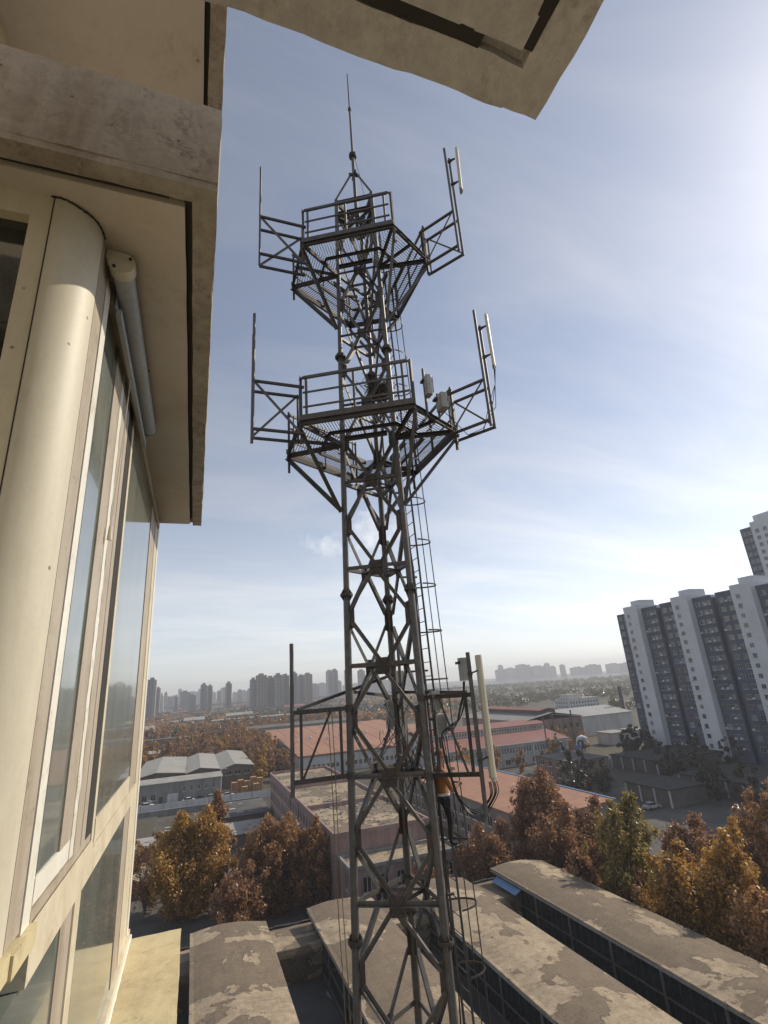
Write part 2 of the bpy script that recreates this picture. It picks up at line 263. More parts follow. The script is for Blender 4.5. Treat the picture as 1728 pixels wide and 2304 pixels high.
# ------------------------------------------------------------------ object helpers
def wloc(o):
    v = Vector((0, 0, 0))
    while o is not None: v = v + o.location; o = o.parent
    return v
def tag(o, label=None, cat=None, group=None, kind=None):
    for k, v in (('label', label), ('category', cat), ('group', group), ('kind', kind)):
        if v: o[k] = v
    return o
def thing(name, loc, label, cat, group=None):
    o = bpy.data.objects.new(name, None); COL.objects.link(o); o.location = loc; o.empty_display_size = 0.3
    return tag(o, label, cat, group)
def link(name, me, parent=None, loc=(0, 0, 0), rotz=0.0):
    o = bpy.data.objects.new(name, me); COL.objects.link(o); o.location = loc
    if rotz: o.rotation_euler[2] = rotz
    if parent is not None: o.parent = parent
    return o
def copy_tree(o, parent=None):
    c = o.copy(); COL.objects.link(c); c.parent = parent
    for ch in o.children: copy_tree(ch, c)
    return c
class MB:
    """collects shapes given in world coordinates and builds one mesh object"""
    def __init__(s): s.v = []; s.f = []
    def add(s, vs, fs):
        b = len(s.v); s.v.extend(tuple(v) for v in vs); s.f.extend(tuple(i + b for i in f) for f in fs); return s
    def box(s, x0, x1, y0, y1, z0, z1):
        return s.add([(x0, y0, z0), (x1, y0, z0), (x1, y1, z0), (x0, y1, z0), (x0, y0, z1), (x1, y0, z1), (x1, y1, z1), (x0, y1, z1)],
                     [(0, 3, 2, 1), (4, 5, 6, 7), (0, 1, 5, 4), (1, 2, 6, 5), (2, 3, 7, 6), (3, 0, 4, 7)])
    def frame(s, p0, p1, up=(0, 0, 1)):
        p0, p1 = Vector(p0), Vector(p1); d = (p1 - p0).normalized(); u = Vector(up)
        if abs(d.dot(u)) > 0.97: u = Vector((1, 0, 0)) if abs(d.x) < 0.9 else Vector((0, 1, 0))
        a = d.cross(u).normalized(); return p0, p1, a, a.cross(d).normalized()
    def profile(s, p0, p1, poly, up=(0, 0, 1)):
        p0, p1, a, b = s.frame(p0, p1, up); n = len(poly)
        vs = [p0 + a * x + b * y for x, y in poly] + [p1 + a * x + b * y for x, y in poly]
        fs = [(i, (i + 1) % n, n + (i + 1) % n, n + i) for i in range(n)] + [tuple(range(n - 1, -1, -1)), tuple(range(n, 2 * n))]
        return s.add(vs, fs)
    def bar(s, p0, p1, w, h=None, up=(0, 0, 1)):
        h = h or w; return s.profile(p0, p1, [(-w / 2, -h / 2), (w / 2, -h / 2), (w / 2, h / 2), (-w / 2, h / 2)], up)
    def angle(s, p0, p1, w, t=None, up=(0, 0, 1)):
        t = t or w * 0.14; return s.profile(p0, p1, [(0, 0), (w, 0), (w, t), (t, t), (t, w), (0, w)], up)
    def channel(s, p0, p1, w, h, t, up=(0, 0, 1)):
        return s.profile(p0, p1, [(-w / 2, -h / 2), (w / 2, -h / 2), (w / 2, -h / 2 + t), (-w / 2 + t, -h / 2 + t), (-w / 2 + t, h / 2 - t), (w / 2, h / 2 - t), (w / 2, h / 2), (-w / 2, h / 2)], up)
    def tube(s, p0, p1, r0, r1=None, n=10, up=(0, 0, 1)):
        r1 = r0 if r1 is None else r1; p0, p1, a, b = s.frame(p0, p1, up); vs = []
        for p, r in ((p0, r0), (p1, r1)):
            vs += [p + (a * math.cos(2 * math.pi * i / n) + b * math.sin(2 * math.pi * i / n)) * r for i in range(n)]
        return s.add(vs, [(i, (i + 1) % n, n + (i + 1) % n, n + i) for i in range(n)] + [tuple(range(n - 1, -1, -1)), tuple(range(n, 2 * n))])
    def path(s, pts, r, n=6):
        pts = [Vector(p) for p in pts]; rs = r if isinstance(r, (list, tuple)) else [r] * len(pts); vs = []
        a = None
        for i, p in enumerate(pts):
            d = (pts[min(i + 1, len(pts) - 1)] - pts[max(i - 1, 0)]).normalized()
            if a is None:
                a = d.cross(Vector((0, 0, 1)));
                if a.length < 1e-3: a = Vector((1, 0, 0))
            a = (a - d * a.dot(d)); a = a.normalized() if a.length > 1e-6 else d.orthogonal().normalized()
            b = d.cross(a); vs += [p + (a * math.cos(2 * math.pi * k / n) + b * math.sin(2 * math.pi * k / n)) * rs[i] for k in range(n)]
        fs = [(i * n + k, i * n + (k + 1) % n, (i + 1) * n + (k + 1) % n, (i + 1) * n + k) for i in range(len(pts) - 1) for k in range(n)]
        fs += [tuple(range(n - 1, -1, -1)), tuple(range((len(pts) - 1) * n, len(pts) * n))]
        return s.add(vs, fs)
    def prism(s, poly, axis, a0, a1):
        """polygon in the two axes other than `axis`, extruded from a0 to a1"""
        n = len(poly); vs = []
        for a in (a0, a1):
            for p, q in poly: vs.append((a, p, q) if axis == 0 else (p, a, q) if axis == 1 else (p, q, a))
        return s.add(vs, [(i, (i + 1) % n, n + (i + 1) % n, n + i) for i in range(n)] + [tuple(range(n - 1, -1, -1)), tuple(range(n, 2 * n))])
    def rough(s, x0, x1, y0, y1, z0, z1, step, amp, scale=3.0, seed=0):
        """box with many faces whose skin wanders a little, for hand-cast concrete"""
        bm = bmesh.new(); bmesh.ops.create_cube(bm, size=1.0)
        for v in bm.verts: v.co = Vector(((x0 + x1) / 2 + v.co.x * (x1 - x0), (y0 + y1) / 2 + v.co.y * (y1 - y0), (z0 + z1) / 2 + v.co.z * (z1 - z0)))
        for ax in range(3):
            L = (x1 - x0, y1 - y0, z1 - z0)[ax]; n = int(L / step)
            if n < 1: continue
            es = [e for e in bm.edges if abs((e.verts[0].co - e.verts[1].co)[ax]) > 0.9 * L]
            bmesh.ops.subdivide_edges(bm, edges=es, cuts=min(n, 60), use_grid_fill=True)
        for v in bm.verts:
            p = v.co * scale + Vector((seed * 7.3, 0, 0)); nv = noise.noise_vector(p) + 0.6 * noise.noise_vector(p * 3.1)
            v.co += nv * amp
        bm.verts.index_update()
        s.add([v.co.copy() for v in bm.verts], [[v.index for v in f.verts] for f in bm.faces]); bm.free(); return s
    def wall(s, o, u, v, n, Wd, Ht, holes, depth=0.2):
        """rectangular wall face with rectangular holes (u0,u1,v0,v1) and their reveals"""
        o, u, v, n = Vector(o), Vector(u), Vector(v), Vector(n)
        us = sorted({0, Wd} | {round(h[0], 3) for h in holes} | {round(h[1], 3) for h in holes}); vs_ = sorted({0, Ht} | {round(h[2], 3) for h in holes} | {round(h[3], 3) for h in holes})
        def quad(a, b, c, d):
            k = len(s.v); s.v += [tuple(a), tuple(b), tuple(c), tuple(d)]; s.f.append((k, k + 1, k + 2, k + 3))
        for j in range(len(vs_) - 1):
            run = None
            for i in range(len(us) - 1):
                cu, cvv = (us[i] + us[i + 1]) / 2, (vs_[j] + vs_[j + 1]) / 2
                inside = any(h[0] < cu < h[1] and h[2] < cvv < h[3] for h in holes)
                if not inside:
                    if run is None: run = us[i]
                if (inside or i == len(us) - 2) and run is not None:
                    e = us[i] if inside else us[i + 1]
                    quad(o + u * run + v * vs_[j], o + u * e + v * vs_[j], o + u * e + v * vs_[j + 1], o + u * run + v * vs_[j + 1]); run = None
        for a, b, c, d in holes:
            P = [o + u * a + v * c, o + u * b + v * c, o + u * b + v * d, o + u * a + v * d]; Q = [p - n * depth for p in P]
            for i in range(4): quad(P[i], P[(i + 1) % 4], Q[(i + 1) % 4], Q[i])
        return s
    def build(s, name, mat, parent=None, smooth=False, kind=None, label=None, recalc=True):
        off = wloc(parent) if parent is not None else Vector((0, 0, 0))
        me = bpy.data.meshes.new(name); me.from_pydata([(v[0] - off.x, v[1] - off.y, v[2] - off.z) for v in s.v], [], s.f)
        if recalc:
            bm = bmesh.new(); bm.from_mesh(me); bmesh.ops.recalc_face_normals(bm, faces=bm.faces); bm.to_mesh(me); bm.free()
        me.materials.append(M[mat] if isinstance(mat, str) else mat)
        if smooth: me.polygons.foreach_set('use_smooth', [True] * len(me.polygons)); me.set_sharp_from_angle(angle=R(40))
        o = link(name, me, parent)
        return tag(o, label, None, None, kind)
def structure(name, mb, mat): return mb.build(name, mat, None, kind='structure')
# ================================================================== the ground
g = MB(); n = 24; ext = 4200
g.add([(-ext, -ext, G), (ext, -ext, G), (ext, ext * 1.6, G), (-ext, ext * 1.6, G)], [(0, 1, 2, 3)])
structure('ground', g, 'dirt')
structure('factory_road', MB().box(-60, 21.0, 73.0, 78.0, G - 0.3, G + 0.004), 'asphalt')
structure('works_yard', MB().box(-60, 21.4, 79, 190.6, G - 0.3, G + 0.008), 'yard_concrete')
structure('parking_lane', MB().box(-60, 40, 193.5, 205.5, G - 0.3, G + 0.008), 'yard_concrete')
structure('shaded_road', MB().box(77, 173, 62, 140, G - 0.3, G + 0.006), 'asphalt')  # asphalt rather than concrete, so its colour carries part of the slab's shade
structure('factory_lane', MB().box(80, 172, 166, 183, G - 0.3, G + 0.006), 'asphalt')

# ================================================================== our own block: bay window, eaves, ledge
own = thing('apartment_block', (-0.6, 2.0, G), 'cream plastered apartment block with bay window and concrete eaves at the left', 'building')
FAR = 3.0
MB().box(-9, -0.62, -5, 2.96, G, 16).build('wall', 'plaster', own)
def eave(z0, z1, near, name='eave', far=FAR, x1=0.0, groove=True, seed=0):
    e = MB(); lip = 0.02 if groove else 0.0
    e.rough(-0.63, x1, near, far, z0 + lip, z1, 0.035, 0.0028, 6.0, seed)
    o = e.build(name, 'eave_concrete', own)
    if groove:
        gx = x1 - 0.062
        MB().rough(-0.63, gx, near + 0.056, far - 0.03, z0, z0 + lip + 0.008, 0.06, 0.0016, 7.0, seed + 3).build('soffit', 'soffit_paint', o)
        MB().rough(gx + 0.015, x1 - 0.001, near + 0.002, far - 0.001, z0 + 0.001, z0 + lip + 0.008, 0.03, 0.0024, 9.0, seed + 5).build('drip_edge', 'eave_concrete', o)
        MB().rough(-0.63, gx + 0.016, near + 0.002, near + 0.040, z0 + 0.001, z0 + lip + 0.008, 0.03, 0.0024, 9.0, seed + 6).build('drip_edge', 'eave_concrete', o)
        MB().box(gx - 0.002, gx + 0.017, near + 0.041, far - 0.09, z0 + lip - 0.006, z0 + lip + 0.004).build('drip_groove', 'dark_gap', o)
        MB().box(-0.62, gx - 0.03, near + 0.038, near + 0.058, z0 + lip - 0.006, z0 + lip + 0.004).build('drip_groove', 'dark_gap', o)
    return o
eave(0.94, 1.17, 0.79, seed=1)
eave(1.93, 2.00, 0.40, seed=2)
eave(3.94, 4.17, 0.40, seed=3)
for k in range(1, 4): eave(1.93 + 3 * k, 2.0 + 3 * k, 0.4, groove=False, seed=4 + k); eave(3.94 + 3 * k, 4.17 + 3 * k, 0.4, groove=False, seed=8 + k)
# overhang of the camera's own bay
ov = MB(); ov.rough(-0.63, 0.53, -1.6, 0.49, 0.96, 1.17, 0.03, 0.0055, 9.0, 21); ovo = ov.build('overhang_slab', 'overhang_concrete', own)
MB().rough(-0.62, 0.445, -1.6, 0.405, 0.938, 0.968, 0.05, 0.002, 7.0, 22).build('soffit', 'overhang_concrete', ovo)
MB().rough(0.462, 0.529, -1.6, 0.489, 0.940, 0.968, 0.03, 0.0045, 11.0, 23).build('drip_edge', 'overhang_concrete', ovo)
MB().rough(-0.62, 0.463, 0.424, 0.488, 0.940, 0.968, 0.03, 0.0045, 11.0, 24).build('drip_edge', 'overhang_concrete', ovo)
MB().rough(0.441, 0.462, -1.5, 0.402, 0.9385, 0.966, 0.03, 0.0025, 14, 61).build('drip_groove', 'dark_gap', ovo)
MB().rough(-0.6, 0.375, 0.402, 0.423, 0.9385, 0.966, 0.03, 0.0025, 14, 62).build('drip_groove', 'dark_gap', ovo)
# ledge below the window, and the plain bay below it
lg = MB(); lg.rough(-0.63, 0.0, 0.4, FAR, -1.09, -1.0, 0.03, 0.0035, 6.0, 31); lg.build('window_ledge', 'ledge_paint', own)
MB().box(-0.62, -0.23, 0.95, 2.97, G, -1.09).build('bay_base', 'plaster', own)
for k in range(1, 10): MB().box(-0.62, 0.0, 0.4, FAR, -1.09 - 3 * k, -1.0 - 3 * k).build('window_ledge', 'ledge_paint', own)
# rounded corner column
cpoly = [(-0.2985 + 0.075 * math.sin(R(a)), 0.965 - 0.075 * math.cos(R(a))) for a in range(0, 91, 6)] + [(-0.26, 0.965), (-0.295, 0.93)]
c = MB(); c.prism(cpoly, 2, -0.31, 0.945); cco = c.build('corner_column', 'cream_column', own, smooth=True)
MB().box(-0.2985, -0.2965, 0.8894, 0.8912, -0.31, 0.94).build('joint', 'dark_gap', cco)
MB().box(-0.2262, -0.2238, 0.9655, 0.969, -0.31, 0.94).build('joint', 'dark_gap', cco)
ck = MB(); ck.path([(-0.2985 + (0.0765 + 0.0012 * math.sin(a * 0.9)) * math.sin(R(a)), 0.965 - (0.0765 + 0.0012 * math.sin(a * 0.9)) * math.cos(R(a)), 0.9375 + 0.0015 * math.sin(a * 1.7)) for a in range(-4, 95, 4)], [0.0012 + 0.0012 * abs(math.sin(k * 1.9)) for k in range(25)], 5); ck.build('crack_line', 'dark_gap', cco)
# window in the end face looking towards the camera
ef = MB(); ef.box(-0.332, -0.2955, 0.891, 0.94, -0.31, 0.945); ef.box(-0.62, -0.332, 0.893, 0.935, 0.885, 0.945); ef.box(-0.62, -0.332, 0.893, 0.935, -0.31, -0.25)
efo = ef.build('side_window', 'cream_column', own)
MB().box(-0.62, -0.332, 0.915, 0.925, -0.25, 0.885).build('pane', 'pane_dark', efo)
MB().box(-0.62, -0.24, 0.93, 0.96, -1.0, -0.311).build('side_panel', 'plaster', own)
# long window, a frame of many members
wf = MB(); wf.box(-0.27, -0.2242, 0.966, 1.04, -0.31, 0.945); wfo = wf.build('window_frame', 'tan_frame', own)
def fr(name, mat, *b): return MB().box(*b).build(name, mat, wfo)
def fm(name, mat, xf, y0, y1, z0, z1, back=-0.27, rough=False):
    """frame member with its face at xf; the y span is given where it meets the reference plane x = -0.223 as seen along the facade"""
    k = xf / -0.223
    if rough: return MB().rough(back, xf, y0 * k, y1 * k, z0, z1, 0.02, 0.0009, 22, 41).build(name, mat, wfo)
    return MB().box(back, xf, y0 * k + 0.0003, y1 * k - 0.0003, z0, z1).build(name, mat, wfo)
fm('jamb_edge', 'white_frame', -0.2222, 1.046, 1.092, -0.315, 0.90)
fr('end_cap', 'ledge_paint', -0.30, -0.212, 0.975, 1.095, -0.345, -0.3155)
fr('column_foot', 'ledge_paint', -0.36, -0.216, 0.885, 0.974, -0.342, -0.3105)
fr('head', 'tan_frame', -0.27, -0.2165, 1.10, 2.90, 0.885, 0.942)
fm('pane', 'pane_green', -0.2300, 1.096, 1.262, -0.262, 0.885)
fm('sash_stile', 'tan_frame', -0.2262, 1.262, 1.368, -0.262, 0.885)
fm('sash_edge', 'white_frame', -0.2248, 1.368, 1.408, -0.30, 0.885, rough=True)
fm('sash_rail', 'white_frame', -0.2270, 1.096, 1.366, -0.30, -0.2622, rough=True)
fm('track', 'tan_frame', -0.2258, 1.412, 1.486, -0.31, 0.885)
fm('track', 'tan_frame', -0.2255, 1.492, 1.548, -0.31, 0.885)
fm('screen_gap', 'dark_gap', -0.2243, 1.552, 1.622, -0.31, 0.885)
fm('mullion', 'cream_frame', -0.2225, 1.640, 1.676, -0.345, 0.885)
fm('pane', 'pane_green', -0.2280, 1.676, 2.50, -0.285, 0.885)
fm('sash_stile', 'tan_frame', -0.2258, 2.50, 2.76, -0.34, 0.885)
fm('sash_rail', 'cream_frame', -0.2252, 1.690, 2.50, -0.342, -0.2855)
fm('corner_post', 'cream_frame', -0.2235, 2.77, 2.915, -0.995, 0.94)
fm('corner_bead', 'white_frame', -0.2205, 2.94, 3.02, -0.996, 0.938)
fr('transom', 'cream_frame', -0.27, -0.2195, 1.10, 2.80, -0.402, -0.3455)
fr('track', 'tan_frame', -0.27, -0.2240, 1.10, 1.63, -0.325, -0.303)
fr('track', 'tan_frame', -0.27, -0.2215, 1.10, 1.63, -0.3449, -0.3255)
fr('track_lip', 'cream_frame', -0.2208, -0.2188, 1.10, 1.63, -0.3445, -0.318)
fr('end_wall', 'cream_frame', -0.62, -0.272, 2.90, 2.96, -1.0, 0.94)
fm('pane', 'pane_green', -0.2290, 0.96, 1.36, -0.955, -0.403)
fm('sash_stile', 'tan_frame', -0.2262, 1.362, 1.497, -0.955, -0.403)
fm('mullion', 'cream_frame', -0.2222, 1.50, 1.570, -0.955, -0.403)
fm('pane', 'pane_green', -0.2285, 1.572, 2.42, -0.955, -0.403)
fm('sash_stile', 'tan_frame', -0.2262, 2.422, 2.62, -0.955, -0.403)
fm('sash_stile', 'cream_frame', -0.2240, 2.622, 2.768, -0.955, -0.403)
fr('sill', 'cream_frame', -0.27, -0.2135, 0.96, 2.985, -0.998, -0.956)
bd = MB()
for k in range(40):
    y = 1.2 + 1.79 * k / 39; bd.tube((-0.213, y, -0.998), (-0.213, y + 0.046, -0.998), 0.006 + 0.001 * math.sin(k * 2.3), 0.006 + 0.001 * math.sin((k + 1) * 2.3), 6)
bd.build('sealant_bead', 'white_frame', wfo)
# rolled fly screen hung under the eave
rs = MB(); rs.tube((-0.190, 1.025, 0.908), (-0.190, 1.78, 0.908), 0.022, 0.022, 24); rso = rs.build('roller_screen', 'grey_metal', own, smooth=True)
rc = MB(); rc.tube((-0.190, 0.996, 0.908), (-0.190, 1.0245, 0.908), 0.027, 0.0265, 24); rc.box(-0.222, -0.192, 0.998, 1.022, 0.915, 0.939); rco = rc.build('end_bracket', 'cream_column', rso, smooth=True)
for dx_, dz_ in ((0.016, 0.012), (-0.014, -0.014)): MB().tube((-0.190 + dx_, 0.9925, 0.908 + dz_), (-0.190 + dx_, 0.9958, 0.908 + dz_), 0.0035, n=8).build('screw', 'dark_gap', rso)
MB().tube((-0.190, 1.7805, 0.908), (-0.190, 1.80, 0.908), 0.025, 0.018, 16).build('end_bracket', 'grey_metal', rso, smooth=True)
MB().box(-0.2135, -0.2095, 1.10, 1.80, 0.868, 0.925).build('screen_rail', 'grey_metal', rso)
MB().box(-0.2085, -0.198, 1.10, 1.80, 0.845, 0.8665).build('bottom_bar', 'grey_metal', rso)
MB().path([(-0.203, 1.36, 0.845), (-0.206, 1.365, 0.7), (-0.214, 1.37, 0.42)], 0.0012, 5).build('pull_cord', 'strap_white', rso)
MB().tube((-0.214, 1.37, 0.42), (-0.214, 1.371, 0.385), 0.004, 0.006, 8).build('cord_handle', 'cream_frame', rso)

# ================================================================== three-legged lattice tower
AX = Vector((4.0, 11.03, 0)); ANG = (180.0, -60.0, 60.0)
def side(z): return 1.46 - 0.0325 * (z - 1.95)
def dirv(a): return Vector((math.cos(R(a)), math.sin(R(a)), 0))
def legp(i, z, extra=0.0): return AX + dirv(ANG[i]) * (side(z) / math.sqrt(3) + extra) + Vector((0, 0, z))
tower = thing('lattice_tower', (AX.x, AX.y, G), 'tall grey three-legged steel telecom tower with two railed platforms and lightning rod', 'tower')
ZT = 13.9; ZB = -7.2
FL = [-4.45, 1.95, 8.30]
def lrad(z): return 0.077 if z < 1.95 else 0.068 if z < 8.3 else 0.060
for i in range(3):
    l = MB(); zs = [ZB] + FL + [ZT]
    for a, b in zip(zs, zs[1:]): l.tube(legp(i, a), legp(i, b), lrad((a + b) / 2), n=16)
    lo = l.build('leg', 'steel', tower, smooth=True)
    for z in FL:
        fl = MB(); c = legp(i, z)
        fl.tube(c + Vector((0, 0, -0.028)), c + Vector((0, 0, -0.002)), 0.145, n=18); fl.tube(c + Vector((0, 0, 0.002)), c + Vector((0, 0, 0.028)), 0.145, n=18)
        for k in range(8):
            d = dirv(k * 45 + 10)
            for sgn in (-1, 1):
                a0 = c + d * 0.06; fl.add([a0 + Vector((0, 0, sgn * 0.028)), c + d * 0.14 + Vector((0, 0, sgn * 0.028)), a0 + Vector((0, 0, sgn * 0.16)), a0 + Vector((0, 0, sgn * 0.028)) + d.cross(Vector((0, 0, 1))) * 0.008, c + d * 0.14 + Vector((0, 0, sgn * 0.028)) + d.cross(Vector((0, 0, 1))) * 0.008, a0 + Vector((0, 0, sgn * 0.16)) + d.cross(Vector((0, 0, 1))) * 0.008],
                                          [(0, 1, 2), (3, 5, 4), (0, 3, 4, 1), (1, 4, 5, 2), (2, 5, 3, 0)])
            b = c + d * 0.115; fl.tube(b + Vector((0, 0, -0.05)), b + Vector((0, 0, 0.05)), 0.012, n=6)
        fl.build('flange', 'steel_dark', lo)
FACES = ((0, 1), (1, 2), (2, 0))
HZ = [0.37 + 2.14 * k for k in range(-3, 7)]       # levels of the horizontals; leg nodes lie half way between
def facen(i, j): return ((legp(i, 0) + legp(j, 0)) / 2 - AX).normalized()
for zi, z in enumerate(HZ):
    for (i, j) in FACES:
        nrm = facen(i, j); a, b = legp(i, z), legp(j, z); d = (b - a).normalized(); m = (a + b) / 2 + nrm * 0.01
        w = 0.085 if z < 6 else 0.07
        MB().angle(a + d * 0.05, m - d * 0.02, w, up=(0, 0, 1)).build('crossbar', 'steel', tower); MB().angle(m + d * 0.02, b - d * 0.05, w, up=(0, 0, 1)).build('crossbar', 'steel', tower)
        gp = MB(); s_ = 0.15 if z < 6 else 0.12
        gp.add([m + nrm * 0.02 + d * x + Vector((0, 0, y)) for x, y in ((-s_, -s_ * 1.15), (s_, -s_ * 1.15), (s_ * 1.05, 0), (s_, s_ * 1.15), (-s_, s_ * 1.15), (-s_ * 1.05, 0))] + [m + nrm * 0.034 + d * x + Vector((0, 0, y)) for x, y in ((-s_, -s_ * 1.15), (s_, -s_ * 1.15), (s_ * 1.05, 0), (s_, s_ * 1.15), (-s_, s_ * 1.15), (-s_ * 1.05, 0))],
               [(0, 1, 2, 3, 4, 5), (11, 10, 9, 8, 7, 6)] + [(q, (q + 1) % 6, 6 + (q + 1) % 6, 6 + q) for q in range(6)])
        for x, y in ((-0.09, 0), (0, 0), (0.09, 0), (-0.08, 0.1), (0.08, 0.1), (-0.08, -0.1), (0.08, -0.1)):
            q = m + nrm * 0.03 + d * x + Vector((0, 0, y)); gp.tube(q, q + nrm * 0.02, 0.012, n=6)
        gp.build('gusset_plate', 'steel_dark', tower)
        for sgn in (-1, 1):
            if z + sgn * 1.07 > 13.4: continue
            zn = z + sgn * 1.07
            for (q, e) in ((i, 1), (j, -1)):
                ln = legp(q, zn) + d * e * 0.10 - Vector((0, 0, sgn * 0.14)) + nrm * 0.012
                MB().angle(m + d * (-e) * 0.05 + Vector((0, 0, sgn * 0.06)), ln, 0.082 if z < 6 else 0.068, up=nrm).build('brace', 'steel', tower)
    if z > -6 and zi % 1 == 0:
        ms = [(legp(i, z) + legp(j, z)) / 2 for (i, j) in FACES]
        for q in range(3): MB().angle(ms[q], ms[(q + 1) % 3], 0.05).build('plan_brace', 'steel', tower)
for z in [h + 1.07 for h in HZ[:-1]]:
    for (i, j) in FACES:
        nrm = facen(i, j)
        for q, o in ((i, j), (j, i)):
            a = legp(q, z); d = (legp(o, z) - a).normalized(); hh = 0.27 if z < 5 else 0.2
            p = MB(); pts = [(0.05, -hh), (0.17, -hh * 0.82), (0.17, hh * 0.82), (0.05, hh)]
            p.add([a + d * x + Vector((0, 0, y)) + nrm * 0.0 for x, y in pts] + [a + d * x + Vector((0, 0, y)) + nrm * 0.013 for x, y in pts], [(0, 1, 2, 3), (7, 6, 5, 4), (0, 4, 5, 1), (1, 5, 6, 2), (2, 6, 7, 3), (3, 7, 4, 0)])
            p.build('gusset_plate', 'steel_dark', tower)
# the part of the tower below the picture, down to its footing
lo = MB()
for i in range(3): lo.tube(legp(i, G), legp(i, ZB - 0.02), 0.09, 0.075, 12)
z = ZB - 0.6
while z > G + 2:
    for (i, j) in FACES:
        a, b = legp(i, z), legp(j, z); m = (a + b) / 2; lo.bar(a, b, 0.07); lo.bar(m, legp(i, z - 1.1), 0.06); lo.bar(m, legp(j, z - 1.1), 0.06); lo.bar(m, legp(i, z + 1.1 if z + 1.1 < ZB else ZB), 0.06); lo.bar(m, legp(j, z + 1.1 if z + 1.1 < ZB else ZB), 0.06)
    z -= 2.4
lo.build('lower_section', 'steel', tower)
for i in range(3):
    c = legp(i, G); MB().box(c.x - 0.5, c.x + 0.5, c.y - 0.5, c.y + 0.5, G - 0.2, G + 0.3).build('footing', 'concrete', tower)
# top frame, spire struts and lightning rod
for (i, j) in FACES:
    for z in (13.35, 13.80): MB().channel(legp(i, z), legp(j, z), 0.06, 0.14, 0.012).build('top_beam', 'steel_dark', tower)
    MB().angle(legp(i, 12.5), legp(j, 13.3), 0.055, up=facen(i, j)).build('brace', 'steel', tower); MB().angle(legp(j, 12.5), legp(i, 13.3), 0.055, up=facen(i, j)).build('brace', 'steel', tower)
for i in range(3): MB().angle(legp(i, ZT), AX + dirv(ANG[i]) * 0.06 + Vector((0, 0, 15.2)), 0.06, up=dirv(ANG[i])).build('spire_strut', 'steel', tower)
for i in range(3): MB().bar(AX + Vector((0, 0, 13.3)) + dirv(ANG[i]) * 0.05, legp(i, 13.35), 0.06).build('spire_strut', 'steel_dark', tower)
rod = MB(); c = AX
rod.tube(c + Vector((0, 0, 12.6)), c + Vector((0, 0, 16.0)), 0.055, 0.05, 14); rod.tube(c + Vector((0, 0, 16.08)), c + Vector((0, 0, 18.2)), 0.04, 0.034, 12); rod.tube(c + Vector((0, 0, 18.2)), c + Vector((0, 0, 19.95)), 0.026, 0.02, 10)
ro = rod.build('lightning_rod', 'steel', tower, smooth=True)
fl = MB(); fl.tube(c + Vector((0, 0, 15.98)), c + Vector((0, 0, 16.02)), 0.12, n=16); fl.tube(c + Vector((0, 0, 16.05)), c + Vector((0, 0, 16.09)), 0.12, n=16)
for k in range(6):
    b = c + dirv(60 * k) * 0.095; fl.tube(b + Vector((0, 0, 15.93)), b + Vector((0, 0, 16.14)), 0.012, n=6)
fl.build('flange', 'steel_dark', ro); MB().tube(c + Vector((0, 0, 18.14)), c + Vector((0, 0, 18.24)), 0.055, n=12).build('collar', 'steel_dark', ro)
cl_ = MB(); cl_.bar(c + Vector((-0.16, 0, 15.17)), c + Vector((0.16, 0, 15.23)), 0.05, 0.1); cl_.bar(c + Vector((0, -0.16, 15.2)), c + Vector((0, 0.16, 15.2)), 0.05, 0.1); cl_.build('clamp', 'steel_dark', ro)
MB().path([c + Vector((0.05, 0, 16.0)), c + Vector((0.2, 0.05, 15.4)), c + Vector((0.34, 0.1, 14.5)), legp(1, 13.9)], 0.008, 5).build('down_conductor', 'cable_black', ro)

